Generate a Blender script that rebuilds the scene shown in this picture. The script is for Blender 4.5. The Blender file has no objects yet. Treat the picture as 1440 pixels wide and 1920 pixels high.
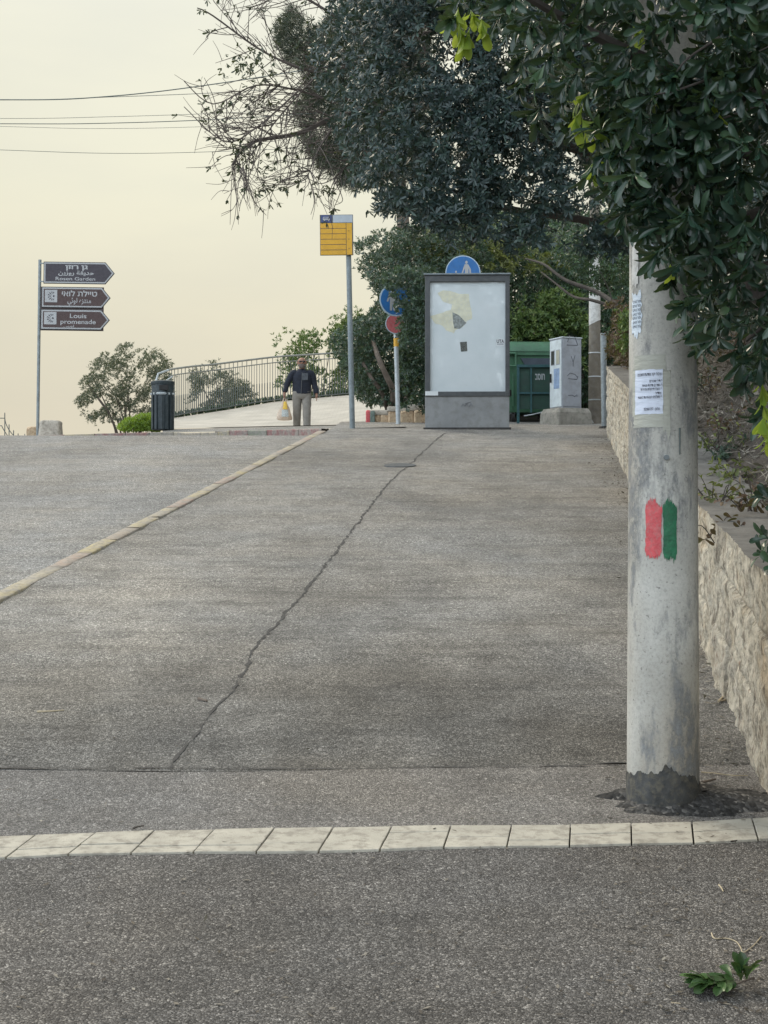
import bpy, bmesh, math, random
import numpy as np
from mathutils import Vector, Matrix
R = math.radians
sc = bpy.context.scene
COL = sc.collection
random.seed(7)
rng = np.random.default_rng(11)

# ------------------------------------------------------------------ camera, sky, sun, exposure
F, CH = 2660.0, 1.5
cam = bpy.data.cameras.new('camera'); cam.lens = F * 36 / 1920; cam.sensor_width = 36
cam.clip_start = .05; cam.clip_end = 6000
co = bpy.data.objects.new('camera', cam); co.location = (0, 0, CH); co.rotation_euler = (R(90), 0, 0)
COL.objects.link(co); sc.camera = co

SUN_EL, SUN_AZ = R(47), R(-42)            # azimuth from +Y, negative = to the left
to_sun = Vector((math.sin(SUN_AZ) * math.cos(SUN_EL), math.cos(SUN_AZ) * math.cos(SUN_EL), math.sin(SUN_EL)))
sl = bpy.data.lights.new('sun', 'SUN'); sl.energy = 2.0; sl.angle = R(22); sl.color = (1, .86, .66)
so = bpy.data.objects.new('sun', sl); so.rotation_euler = (-to_sun).to_track_quat('-Z', 'Y').to_euler(); COL.objects.link(so)

w = bpy.data.worlds.new('World'); sc.world = w; w.use_nodes = True
nt = w.node_tree; nt.nodes.clear()
N = nt.nodes.new; LK = nt.links.new
sky = N('ShaderNodeTexSky'); sky.sky_type = 'NISHITA'; sky.sun_disc = False; sky.sun_elevation = SUN_EL; sky.sun_rotation = SUN_AZ
sky.dust_density = 6; sky.air_density = 1.2
tc = N('ShaderNodeTexCoord'); sep = N('ShaderNodeSeparateXYZ'); LK(tc.outputs['Generated'], sep.inputs[0])
def wramp(src, stops):
    rp = N('ShaderNodeValToRGB'); el = rp.color_ramp.elements
    for i, (p_, c_) in enumerate(stops):
        q = el[i] if i < 2 else el.new(p_)
        q.position = p_; q.color = (c_, c_, c_, 1) if isinstance(c_, (int, float)) else (*c_, 1)
    LK(src, rp.inputs[0]); return rp.outputs[0]
def wmix(f, a, b, mode='MIX'):
    mx = N('ShaderNodeMix'); mx.data_type = 'RGBA'; mx.blend_type = mode
    for k, v in ((0, f), (6, a), (7, b)):
        if isinstance(v, (int, float)): mx.inputs[k].default_value = v if k == 0 else (v, v, v, 1)
        else: LK(v, mx.inputs[k])
    return mx.outputs[2]
# dusty cream haze towards the sun, paler blue brightness at the back and overhead
front = wramp(sep.outputs[2], [(0, (.74, .68, .53)), (.06, (.765, .705, .555)), (.13, (.775, .73, .575)), (.22, (.82, .80, .645)), (.32, (.86, .85, .71)), (.6, (.95, 1.0, 1.0))])
rear = wramp(sep.outputs[2], [(0, (1.2, 1.35, 1.5)), (.07, (2.3, 2.55, 2.75)), (.5, (2.3, 2.55, 2.8)), (1, (1.05, 1.1, 1.12))])
dt = N('ShaderNodeVectorMath'); dt.operation = 'DOT_PRODUCT'; dt.inputs[1].default_value = (-.60, -.80, 0); LK(tc.outputs['Generated'], dt.inputs[0])
ny = N('ShaderNodeMath'); ny.operation = 'MULTIPLY_ADD'; ny.inputs[1].default_value = .5; ny.inputs[2].default_value = .5; LK(dt.outputs['Value'], ny.inputs[0])
d2 = N('ShaderNodeVectorMath'); d2.operation = 'DOT_PRODUCT'; d2.inputs[1].default_value = (.0, .97, .24); LK(tc.outputs['Generated'], d2.inputs[0])
front = wmix(1., front, wramp(d2.outputs['Value'], [(.945, .99), (1., 1.07)]), 'MULTIPLY')      # brighter haze round the hidden sun
base = wmix(wramp(ny.outputs[0], [(.42, 0.), (.74, 1.)]), front, rear)
mp = N('ShaderNodeMapping'); mp.inputs['Scale'].default_value = (1.6, 1.6, 5.0); LK(tc.outputs['Generated'], mp.inputs[0])
cn = N('ShaderNodeTexNoise'); cn.inputs['Scale'].default_value = 2.2; cn.inputs['Detail'].default_value = 5; LK(mp.outputs[0], cn.inputs[0])
base = wmix(1., base, wramp(cn.outputs[0], [(.33, (.93, .94, .965)), (.67, (1.045, 1.04, 1.02))]), 'MULTIPLY')
# all at a background strength of 0.1: the Nishita sky carries part of the colour, the haze the rest
nis = wmix(1., sky.outputs[0], .06, 'MULTIPLY')
tot = wmix(1., wmix(1., base, 9.4, 'MULTIPLY'), nis, 'ADD')
bg = N('ShaderNodeBackground'); bg.inputs[1].default_value = .1; LK(tot, bg.inputs[0])
wo = N('ShaderNodeOutputWorld'); LK(bg.outputs[0], wo.inputs[0])
sc.view_settings.view_transform = 'Standard'; sc.view_settings.look = 'None'
sc.view_settings.exposure = 0; sc.view_settings.gamma = 1
sc.render.engine = 'CYCLES'
sc.cycles.max_bounces = 6; sc.cycles.transparent_max_bounces = 8

def P(px, py, Y):
    """world point seen at a pixel of the photograph at distance Y"""
    return Vector(((px - 720) / F * Y, Y, CH + (960 - py) / F * Y))

# ------------------------------------------------------------------ material helpers
class NT:
    def __init__(s, name):
        s.m = bpy.data.materials.new(name); s.m.use_nodes = True
        s.t = s.m.node_tree; s.b = s.t.nodes['Principled BSDF']; s.out = s.t.nodes['Material Output']
        s._tc = None
    def n(s, k, **kw):
        x = s.t.nodes.new('ShaderNode' + k)
        for a, v in kw.items(): setattr(x, a, v)
        return x
    def l(s, a, b): s.t.links.new(a, b)
    def obj(s, scale=(1, 1, 1)):
        if s._tc is None: s._tc = s.n('TexCoord')
        if scale == (1, 1, 1): return s._tc.outputs['Object']
        m = s.n('Mapping'); m.inputs['Scale'].default_value = scale; s.l(s._tc.outputs['Object'], m.inputs[0]); return m.outputs[0]
    def noise(s, scale, detail=4, rough=.55, vec=None):
        x = s.n('TexNoise'); x.inputs['Scale'].default_value = scale; x.inputs['Detail'].default_value = detail
        x.inputs['Roughness'].default_value = rough; s.l(vec or s.obj(), x.inputs['Vector']); return x.outputs[0]
    def vor(s, scale, vec=None, feature='F1'):
        x = s.n('TexVoronoi', feature=feature); x.inputs['Scale'].default_value = scale; s.l(vec or s.obj(), x.inputs['Vector']); return x
    def attr(s, name):
        x = s.n('Attribute'); x.attribute_name = name; return x.outputs['Fac']
    def ramp(s, fac, stops):
        x = s.n('ValToRGB'); el = x.color_ramp.elements
        for i, (p, c) in enumerate(stops):
            if i < 2: q = el[i]; q.position = p
            else: q = el.new(p)
            q.color = (c, c, c, 1) if isinstance(c, (int, float)) else (*c, 1)
        s.l(fac, x.inputs[0]); return x.outputs[0]
    def mix(s, fac, a, b, mode='MIX'):
        x = s.n('Mix', data_type='RGBA', blend_type=mode)
        for i, v in ((0, fac), (6, a), (7, b)):
            if isinstance(v, (int, float)): x.inputs[i].default_value = v if i == 0 else (v, v, v, 1)
            elif isinstance(v, tuple): x.inputs[i].default_value = (*v, 1)
            else: s.l(v, x.inputs[i])
        return x.outputs[2]
    def math(s, op, a, b=None):
        x = s.n('Math', operation=op)
        for i, v in enumerate((a, b)):
            if v is None: continue
            if isinstance(v, (int, float)): x.inputs[i].default_value = v
            else: s.l(v, x.inputs[i])
        return x.outputs[0]
    def set(s, k, v):
        if isinstance(v, tuple): s.b.inputs[k].default_value = (*v, 1)
        elif isinstance(v, (int, float)): s.b.inputs[k].default_value = v
        else: s.l(v, s.b.inputs[k])
        return s
    def bump(s, h, strength=.5, dist=.005):
        x = s.n('Bump'); x.inputs['Strength'].default_value = strength; x.inputs['Distance'].default_value = dist
        s.l(h, x.inputs['Height']); s.l(x.outputs[0], s.b.inputs['Normal']); return s

def plain(name, col, rough=.55, metal=0, var=.18, scale=6, bump=0, bscale=60, dirt=None, dirt_amt=.4, coat=0):
    m = NT(name)
    lo = tuple(c * (1 - var) for c in col); hi = tuple(min(1, c * (1 + var)) for c in col)
    c = m.ramp(m.noise(scale, 6), [(.3, lo), (.7, hi)])
    if dirt: c = m.mix(m.math('MULTIPLY', m.ramp(m.noise(scale * 2.3, 8, .65), [(.48, 0.), (.62, 1.)]), dirt_amt), c, dirt)
    m.set('Base Color', c); m.set('Roughness', m.ramp(m.noise(scale * 3, 4), [(.3, max(.05, rough - .1)), (.7, min(1, rough + .1))])); m.set('Metallic', metal)
    if bump: m.bump(m.noise(bscale, 6), bump, .006)
    if coat: m.set('Coat Weight', coat)
    return m.m

def asphalt(name, col, stones=120., contrast=1., stain=.45, light=.42, warm=(1.0, .97, .92), near_dark=None):
    m = NT(name)
    v = m.vor(stones); v2 = m.vor(stones * .43)
    sp = m.n('SeparateColor'); m.l(v.outputs['Color'], sp.inputs[0])
    sp2 = m.n('SeparateColor'); m.l(v2.outputs['Color'], sp2.inputs[0])
    d = tuple(c * (1 - .62 * contrast) for c in col); mid = col; hi = tuple(min(.8, light * a) for a in warm)
    agg = m.ramp(sp.outputs[0], [(0, d), (.38, tuple(c * .75 for c in col)), (.7, mid), (.86, tuple(c * 1.5 for c in col)), (1, hi)])
    big = m.ramp(sp2.outputs[1], [(.0, .62), (.5, .95), (.93, 1.15), (1, 1.8)])
    c = m.mix(.75, agg, big, 'MULTIPLY')
    st = m.ramp(m.noise(.55, 7, .62, m.obj((1, .55, 1))), [(.30, 1 - stain), (.52, 1.), (.75, 1.18)])
    st = m.mix(1., st, m.ramp(m.noise(1.6, 9, .75, m.obj((.45, 3.4, 1))), [(.34, 1 - stain * .7), (.5, 1.), (.8, 1.08)]), 'MULTIPLY')
    st2 = m.ramp(m.noise(4.5, 6, .6), [(.3, 1 - stain * .55), (.6, 1.06)])
    c = m.mix(1., m.mix(1., c, st, 'MULTIPLY'), st2, 'MULTIPLY')
    tint = m.ramp(m.noise(.9, 4), [(.35, (1.0, 1, 1.0)), (.65, (1.05, 1.0, .93))])
    c = m.mix(1., c, tint, 'MULTIPLY')
    if near_dark:                                  # darker near stretch: tree shade and vignette painted in, plus a worn smear
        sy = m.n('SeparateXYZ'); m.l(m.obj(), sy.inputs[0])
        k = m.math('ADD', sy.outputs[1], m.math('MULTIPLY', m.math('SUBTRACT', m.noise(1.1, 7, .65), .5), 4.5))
        c = m.mix(1., c, m.ramp(m.math('DIVIDE', k, 10.), [(near_dark[0] / 10, near_dark[2]), (near_dark[1] / 10, 1.)]), 'MULTIPLY')
    m.set('Base Color', c); m.set('Roughness', .88); m.b.inputs['Specular IOR Level'].default_value = .3
    h = m.math('ADD', m.math('MULTIPLY', v.outputs['Distance'], -.9), m.math('MULTIPLY', m.noise(60, 5), .9))
    m.bump(h, .75, .007)
    return m.m

def leafmat(name, c0, c1, c2, rough=.38, trans=.22, tcol=(.16, .22, .03), spec=.5):
    m = NT(name)
    c = m.ramp(m.attr('tint'), [(0, c0), (.55, c1), (1, c2)])
    m.set('Base Color', c); m.set('Roughness', rough); m.b.inputs['Specular IOR Level'].default_value = spec
    tr = m.n('BsdfTranslucent'); m.l(m.mix(.5, c, tcol), tr.inputs[0])
    mxs = m.n('MixShader'); mxs.inputs[0].default_value = trans
    m.l(m.b.outputs[0], mxs.inputs[1]); m.l(tr.outputs[0], mxs.inputs[2]); m.l(mxs.outputs[0], m.out.inputs[0])
    return m.m

# ------------------------------------------------------------------ object helpers
def tag(o, label=None, cat=None, group=None, kind=None):
    for k, v in (('label', label), ('category', cat), ('group', group), ('kind', kind)):
        if v: o[k] = v
    return o
def empty(name, loc=(0, 0, 0), rot=(0, 0, 0)):
    o = bpy.data.objects.new(name, None); o.location = loc; o.rotation_euler = rot; o.empty_display_size = .2; COL.objects.link(o); return o
def link(name, me, mat=None, parent=None):
    o = bpy.data.objects.new(name, me); COL.objects.link(o)
    if mat is not None: me.materials.append(mat)
    if parent is not None: o.parent = parent
    return o
def mesh_np(name, V, Fc, mat=None, parent=None, smooth=False, attr=None):
    """fast mesh from an (n,3) array and an (m,k) face array"""
    V = np.asarray(V, np.float32).reshape(-1, 3); Fc = np.asarray(Fc, np.int32)
    me = bpy.data.meshes.new(name); k = Fc.shape[1]
    me.vertices.add(len(V)); me.vertices.foreach_set('co', V.ravel())
    me.loops.add(Fc.size); me.loops.foreach_set('vertex_index', Fc.ravel())
    me.polygons.add(len(Fc)); me.polygons.foreach_set('loop_start', np.arange(0, Fc.size, k, dtype=np.int32))
    if smooth: me.polygons.foreach_set('use_smooth', np.ones(len(Fc), bool))
    me.update(calc_edges=True)
    if attr is not None:
        a = me.attributes.new('tint', 'FLOAT', 'POINT'); a.data.foreach_set('value', np.asarray(attr, np.float32).ravel())
    return link(name, me, mat, parent)

class MB:
    def __init__(s): s.v = []; s.f = []
    def add(s, vs, fs):
        b = len(s.v); s.v += [tuple(x) for x in vs]; s.f += [tuple(i + b for i in f) for f in fs]; return s
    def box(s, c, d, rz=0, M=None):
        x, y, z = d[0] / 2, d[1] / 2, d[2] / 2
        vs = [Vector((i * x, j * y, k * z)) for k in (-1, 1) for j in (-1, 1) for i in (-1, 1)]
        m = Matrix.Rotation(rz, 3, 'Z')
        vs = [m @ a + Vector(c) for a in vs]
        if M: vs = [M @ a for a in vs]
        return s.add(vs, [(0, 2, 3, 1), (4, 5, 7, 6), (0, 1, 5, 4), (2, 6, 7, 3), (0, 4, 6, 2), (1, 3, 7, 5)])
    def tube(s, pts, r, seg=8, caps=True, sq=None):
        pts = [Vector(p) for p in pts]; n = len(pts)
        r = [r] * n if isinstance(r, (int, float)) else r
        vs = []; up0 = None
        for i, p in enumerate(pts):
            d = (pts[min(i + 1, n - 1)] - pts[max(i - 1, 0)]).normalized()
            if up0 is None: up0 = Vector((0, 0, 1)) if abs(d.z) < .9 else Vector((0, 1, 0))
            a = (up0 - d * up0.dot(d)).normalized(); b = d.cross(a); up0 = a
            for k in range(seg):
                t = 2 * math.pi * k / seg; vs.append(p + a * math.cos(t) * r[i] + b * math.sin(t) * r[i])
        fs = [(i * seg + k, i * seg + (k + 1) % seg, (i + 1) * seg + (k + 1) % seg, (i + 1) * seg + k) for i in range(n - 1) for k in range(seg)]
        if caps: fs += [tuple(range(seg - 1, -1, -1)), tuple((n - 1) * seg + k for k in range(seg))]
        return s.add(vs, fs)
    def loft(s, rings, caps=True):
        n = len(rings[0]); vs = [v for r in rings for v in r]
        fs = [(i * n + k, i * n + (k + 1) % n, (i + 1) * n + (k + 1) % n, (i + 1) * n + k) for i in range(len(rings) - 1) for k in range(n)]
        if caps: fs += [tuple(range(n - 1, -1, -1)), tuple((len(rings) - 1) * n + k for k in range(n))]
        return s.add(vs, fs)
    def prism(s, outline, y0, y1, M=None):
        """outline in (x,z), extruded from y0 (front) to y1"""
        n = len(outline)
        vs = [Vector((x, y0, z)) for x, z in outline] + [Vector((x, y1, z)) for x, z in outline]
        if M: vs = [M @ a for a in vs]
        return s.add(vs, [tuple(range(n)), tuple(range(2 * n - 1, n - 1, -1))] + [(i, n + i, n + (i + 1) % n, (i + 1) % n) for i in range(n)])
    def build(s, name, mat=None, parent=None, smooth=False, bevel=0, loc=None):
        me = bpy.data.meshes.new(name); me.from_pydata(s.v, [], s.f); me.update()
        bm = bmesh.new(); bm.from_mesh(me); bmesh.ops.recalc_face_normals(bm, faces=bm.faces)
        if bevel:
            bmesh.ops.bevel(bm, geom=[e for e in bm.edges if len(e.link_faces) == 2 and e.calc_face_angle(0) > .5], offset=bevel, segments=2, affect='EDGES', profile=.6)
        bm.to_mesh(me); bm.free()
        if smooth:
            for p in me.polygons: p.use_smooth = True
            me.set_sharp_from_angle(angle=R(38))
        o = link(name, me, mat, parent)
        if loc is not None: o.location = loc
        return o

def text_mesh(name, body, size, M, mat, parent, width=None, extrude=.0015, bend=None, align='CENTER', bold=0):
    cu = bpy.data.curves.new(name, 'FONT'); cu.body = body; cu.size = size; cu.extrude = extrude
    cu.align_x = align; cu.align_y = 'CENTER'; cu.offset = bold
    t = bpy.data.objects.new(name, cu); COL.objects.link(t)
    dg = bpy.context.evaluated_depsgraph_get(); dg.update()
    me = bpy.data.meshes.new_from_object(t.evaluated_get(dg)); bpy.data.objects.remove(t); bpy.data.curves.remove(cu)
    xs = [v.co.x for v in me.vertices]
    k = 1 if width is None or not xs else width / max(1e-6, max(xs) - min(xs))
    for v in me.vertices:                    # text lies in local x,z facing -y
        p = Vector((v.co.x * k, -v.co.z, v.co.y))
        v.co = bend(p) if bend else M @ p
    me.name = name; me.materials.clear()
    return link(name, me, mat, parent)

# value noise ---------------------------------------------------------------------------------
def vnoise(x, y, seed=0):
    xi = np.floor(x).astype(np.int64); yi = np.floor(y).astype(np.int64); fx = x - xi; fy = y - yi
    fx = fx * fx * (3 - 2 * fx); fy = fy * fy * (3 - 2 * fy)
    def h(a, b):
        n = (a * 374761393 + b * 668265263 + seed * 974711) & 0x7fffffff
        n = ((n ^ (n >> 13)) * 1274126177) & 0x7fffffff
        return ((n ^ (n >> 16)) & 0xffff) / 65535.
    return (h(xi, yi) * (1 - fx) + h(xi + 1, yi) * fx) * (1 - fy) + (h(xi, yi + 1) * (1 - fx) + h(xi + 1, yi + 1) * fx) * fy
def fbm(x, y, oct=4, seed=0):
    x = np.asarray(x, float); y = np.asarray(y, float)
    t = np.zeros(np.broadcast(x, y).shape); a = .5
    for i in range(oct): t += a * (vnoise(x * 2 ** i, y * 2 ** i, seed + i) - .5); a *= .5
    return t * 2
def grid_faces(nu, nv):
    i = np.arange(nu - 1)[:, None]; j = np.arange(nv - 1)[None]
    a = i * nv + j
    return np.stack([a, a + nv, a + nv + 1, a + 1], -1).reshape(-1, 4)

# leaves --------------------------------------------------------------------------------------
def unit(a): return a / np.maximum(1e-9, np.linalg.norm(a, axis=-1, keepdims=True))
FAR = (np.array([[0, .05, 0], [0, -.05, 0], [.5, -.5, .0], [.5, .5, .0], [1, -.06, 0], [1, .06, 0]]), np.array([[0, 1, 2, 3], [3, 2, 4, 5]]))
MID = (np.array([[0, -.06, 0], [0, .06, 0], [.42, -.36, .02], [.42, .36, .02], [.78, -.5, 0], [.78, .5, 0], [1, -.12, -.06], [1, .12, -.06]]), np.array([[0, 2, 3, 1], [2, 4, 5, 3], [4, 6, 7, 5]]))
def near_template():
    rows = [(0, .06), (.12, .14), (.30, .42), (.50, .76), (.68, .98), (.82, 1.0), (.93, .72), (1, .12)]
    T = []; Q = []
    for i, (t, wd) in enumerate(rows):
        z = .10 * math.sin(t * 2.6) - .16 * t * t
        for c, f in ((-1, .5), (-.5, .27), (0, 0), (.5, .27), (1, .5)): T.append((t, f * wd * (1 if c > 0 else -1) if c else 0, z + (.035 * abs(c) * wd)))
    for i in range(len(rows) - 1):
        for j in range(4): a = i * 5 + j; Q.append((a, a + 5, a + 6, a + 1))
    return np.array(T), np.array(Q)
NEAR = near_template()
def leaf_arrays(base, d, n, L, W, tint, tmpl):
    T, Q = tmpl; k = len(T); M_ = len(base)
    d = unit(d); s = unit(np.cross(d, n)); n = np.cross(s, d)
    L = np.broadcast_to(L, (M_,))[:, None, None]; W = np.broadcast_to(W, (M_,))[:, None, None]
    V = base[:, None] + T[None, :, 0:1] * L * d[:, None] + T[None, :, 1:2] * W * s[:, None] + T[None, :, 2:3] * L * n[:, None]
    Fc = (np.arange(M_)[:, None, None] * k + Q[None]).reshape(-1, Q.shape[1])
    return V.reshape(-1, 3), Fc, np.repeat(tint, k)
def cat(*parts):
    V, Fs, T, b = [], [], [], 0
    for v, f, t in parts: V.append(v); Fs.append(f + b); T.append(t); b += len(v)
    return np.concatenate(V), np.concatenate(Fs), np.concatenate(T)
def rosettes(c, axis, k, L, W, tmpl, tilt=(30, 85), tv=.25, droop=0.):
    """k leaves round each centre c, pointing out from its axis"""
    n = len(c); axis = unit(axis)
    ref = np.where(np.abs(axis[:, 2:3]) < .9, np.array([[0, 0, 1.]]), np.array([[1., 0, 0]]))
    a = unit(np.cross(axis, ref)); b = np.cross(axis, a)
    ph = rng.uniform(0, 6.28, (n, 1)) + np.arange(k)[None] * 2.4 + rng.normal(0, .25, (n, k))
    th = np.radians(rng.uniform(tilt[0], tilt[1], (n, k)))
    rad = np.cos(ph)[..., None] * a[:, None] + np.sin(ph)[..., None] * b[:, None]
    d = np.cos(th)[..., None] * axis[:, None] + np.sin(th)[..., None] * rad
    d[..., 2] -= droop * rng.uniform(.3, 1.4, (n, k))
    nn = np.cos(th)[..., None] * -rad + np.sin(th)[..., None] * axis[:, None] + rng.normal(0, .25, (n, k, 3))
    ll = L * rng.uniform(.45, 1.15, (n, k)); ww = W * rng.uniform(.65, 1.2, (n, k))
    base = c[:, None] + axis[:, None] * rng.uniform(-.25, .1, (n, k, 1)) * L
    tint = np.clip(np.repeat(rng.uniform(.1, .75, (n, 1)), k, 1) + rng.normal(0, tv, (n, k)), 0, 1)
    return leaf_arrays(base.reshape(-1, 3), d.reshape(-1, 3), nn.reshape(-1, 3), ll.ravel(), ww.ravel(), tint.ravel(), tmpl)
def in_poly(pts, poly):
    x, y = pts[:, 0], pts[:, 1]; r = np.zeros(len(pts), bool); n = len(poly)
    for i in range(n):
        (x1, y1), (x2, y2) = poly[i], poly[(i + 1) % n]
        c = ((y1 > y) != (y2 > y)) & (x < (x2 - x1) * (y - y1) / ((y2 - y1) or 1e-9) + x1); r ^= c
    return r
def crown_points(poly, Y0, Y1, n, lump=0., lump_px=60, seed=0, rag=16.):
    """n points in the crown whose outline is poly between depths Y0 and Y1 (lump drops points so that gaps open)"""
    poly = [tuple(map(float, p)) for p in poly]
    xs = [p[0] - rag for p in poly] + [p[0] + rag for p in poly]; ys = [p[1] - rag for p in poly] + [p[1] + rag for p in poly]; out = []
    got = 0
    while got < n:
        q = np.stack([rng.uniform(min(xs), max(xs), n * 2), rng.uniform(min(ys), max(ys), n * 2)], -1)
        Y = rng.uniform(Y0, Y1, len(q))
        wob = np.stack([fbm(q[:, 0] / 30 + Y * .9, q[:, 1] / 30, 3, seed + 3), fbm(q[:, 0] / 30, q[:, 1] / 30 + Y * .9, 3, seed + 4)], -1)
        k = in_poly(q + wob * rag * 2.2 + rng.normal(0, rag * .22, q.shape), poly); q, Y = q[k], Y[k]
        if lump:
            k = fbm(q[:, 0] / lump_px + Y * .7, q[:, 1] / lump_px - Y * .5, 3, seed)
            m = k > (rng.uniform(-.5, .5, len(q)) * .35 + lump - .5); q, Y = q[m], Y[m]
        out.append(np.stack([(q[:, 0] - 720) / F * Y, Y, CH + (960 - q[:, 1]) / F * Y], -1)); got += len(q)
    return np.concatenate(out)[:n]
def outward(c, up=.5, jit=.6, toward=0.):
    m = c.mean(0); s = c.std(0) + 1e-6
    a = unit((c - m) / s); a[:, 2] += up; a[:, 1] -= toward
    return unit(a + rng.normal(0, jit, a.shape))

# ------------------------------------------------------------------ materials
M = {}
M['pave'] = asphalt('worn_shaded_asphalt', (.262, .257, .244), 175, .9, .40, .50, near_dark=(5.8, 8.4, .50))
M['apron'] = asphalt('fine_asphalt', (.19, .183, .175), 225, .75, .25, .34)
M['side'] = asphalt('dark_asphalt', (.115, .111, .107), 200, .82, .28, .29)
M['road'] = asphalt('bleached_asphalt', (.25, .25, .245), 150, .8, .30, .55)
M['patch'] = asphalt('black_asphalt', (.05, .05, .05), 70, .9, .3, .16)
M['tar'] = plain('tar', (.05, .048, .046), .9, var=.3, scale=20, bump=.6, bscale=90)
M['paver'] = plain('cream_concrete', (.40, .375, .315), .85, var=.14, scale=9, bump=.5, bscale=160, dirt=(.20, .18, .15), dirt_amt=.65)
M['concrete'] = plain('grey_concrete', (.30, .285, .25), .9, var=.25, scale=5, bump=.7, bscale=50, dirt=(.12, .12, .10), dirt_amt=.5)
M['rock'] = plain('rough_limestone', (.40, .365, .31), .9, var=.28, scale=9, bump=1., bscale=26, dirt=(.17, .15, .12), dirt_amt=.5)
M['gold'] = plain('ochre_limestone', (.47, .36, .24), .9, var=.3, scale=7, bump=1., bscale=20, dirt=(.22, .13, .07), dirt_amt=.7)
M['soil'] = plain('dry_soil', (.05, .041, .033), .95, var=.4, scale=14, bump=1., bscale=60)
M['plazam'] = NT('pale_paving')
_m = M['plazam']; bk = _m.n('TexBrick'); bk.inputs['Scale'].default_value = 2.4; bk.inputs['Color1'].default_value = (.40, .38, .335, 1); bk.inputs['Color2'].default_value = (.45, .425, .375, 1)
bk.inputs['Mortar'].default_value = (.34, .31, .26, 1); bk.inputs['Mortar Size'].default_value = .012; _m.l(_m.obj(), bk.inputs['Vector'])
_m.set('Base Color', _m.mix(.8, bk.outputs[0], _m.ramp(_m.noise(1.4, 6), [(.3, .78), (.7, 1.12)]), 'MULTIPLY')); _m.set('Roughness', .85); _m.bump(_m.noise(60, 4), .4, .004)
M['plazam'] = _m.m
_m = NT('faded_kerb_paint')
c = _m.ramp(_m.attr('tint'), [(0, (.36, .305, .175)), (.32, (.34, .305, .235)), (.6, (.31, .225, .185)), (.8, (.26, .135, .125)), (1, (.20, .215, .16))])
c = _m.mix(_m.ramp(_m.noise(7, 8, .72), [(.42, 0.), (.56, .85)]), c, (.27, .25, .22))
c = _m.mix(1., c, _m.ramp(_m.noise(26, 8, .75), [(.34, .55), (.52, 1.), (.7, 1.15)]), 'MULTIPLY')
_m.set('Base Color', c); _m.set('Roughness', .85); _m.bump(_m.noise(70, 5), .5, .005); M['kerb'] = _m.m
_m = NT('chiselled_limestone')
ob = _m.obj()
c = _m.ramp(_m.noise(7, 7, .65), [(.28, (.30, .255, .19)), (.46, (.49, .445, .355)), (.70, (.60, .56, .47))])
c = _m.mix(_m.ramp(_m.noise(3.1, 5), [(.55, 0.), (.7, .5)]), c, (.50, .37, .22))
c = _m.mix(_m.ramp(_m.noise(16, 5, .6, _m.obj((1, 1.6, .35))), [(.62, 0.), (.70, .8)]), c, (.20, .095, .05))
c = _m.mix(_m.ramp(_m.noise(2.2, 7), [(.5, 0.), (.68, .5)]), c, (.19, .18, .165))
c = _m.mix(_m.ramp(_m.noise(30, 4, .6, _m.obj((1, 1, .22))), [(.54, 0.), (.66, .75)]), c, (.15, .12, .09))
_m.set('Base Color', c); _m.set('Roughness', .92); c = _m.mix(1., c, _m.ramp(_m.noise(21, 7, .75), [(.36, .45), (.5, 1.), (.64, 1.22)]), 'MULTIPLY')
_m.set('Base Color', c); _m.bump(_m.noise(26, 9, .75), 1., .022); M['wall'] = _m.m
M['walltop'] = plain('weathered_coping', (.125, .12, .11), .92, var=.3, scale=8, bump=1, bscale=45, dirt=(.13, .12, .11), dirt_amt=.6)
# poles
_m = NT('flaking_white_paint')
n1 = _m.noise(4.2, 9, .68, _m.obj((1.3, 1.3, .36))); n2 = _m.noise(30, 9, .78, _m.obj((1, 1, .55))); n3 = _m.noise(1.4, 4, .5, _m.obj((1.4, 1.4, .5)))
c = _m.ramp(_m.noise(3, 6), [(.3, (.34, .33, .295)), (.7, (.50, .49, .45))])
c = _m.mix(_m.ramp(n3, [(.45, 0.), (.62, .65)]), c, (.29, .25, .19))
grey = _m.mix(_m.ramp(n2, [(.4, 0.), (.6, 1.)]), (.085, .094, .098), (.23, .235, .235))
msk = _m.math('MULTIPLY', _m.ramp(n1, [(.48, 0.), (.55, 1.)]), _m.ramp(n2, [(.40, .1), (.54, 1.)]))
c = _m.mix(msk, c, grey)
c = _m.mix(_m.ramp(_m.noise(60, 6, .7), [(.60, 0.), (.68, .8)]), c, (.12, .115, .11))
c = _m.mix(1., c, _m.ramp(_m.noise(85, 5, .75), [(.32, .78), (.5, 1.), (.7, 1.1)]), 'MULTIPLY')
_m.set('Base Color', c); _m.set('Roughness', .72); _m.bump(_m.math('ADD', _m.noise(40, 7, .7), _m.math('MULTIPLY', msk, -.6)), .45, .006); M['pole'] = _m.m
M['bitumen'] = plain('pole_bitumen', (.055, .056, .055), .85, var=.4, scale=16, bump=.9, bscale=60, dirt=(.14, .125, .09), dirt_amt=.5)
M['pole2'] = plain('brown_grey_concrete', (.17, .15, .12), .9, var=.25, scale=5, bump=.6, bscale=40, dirt=(.28, .27, .25), dirt_amt=.25)
M['whitew'] = plain('whitewash', (.56, .56, .54), .8, var=.14, scale=9, bump=.4, bscale=60, dirt=(.3, .29, .27), dirt_amt=.5)
M['steel'] = plain('galvanised_steel', (.22, .25, .26), .5, .35, var=.2, scale=9, dirt=(.12, .13, .13), dirt_amt=.4)
M['steelp'] = plain('pale_galvanised_steel', (.42, .46, .48), .45, .3, var=.14, scale=9, dirt=(.22, .24, .25), dirt_amt=.4)
M['steelb'] = plain('blue_grey_steel', (.20, .235, .25), .5, .25, var=.16, scale=9, dirt=(.10, .12, .13), dirt_amt=.4)
M['redp'] = plain('red_paint', (.52, .075, .085), .6, var=.25, scale=30, bump=.5, bscale=90, dirt=(.35, .22, .20), dirt_amt=.35)
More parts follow.
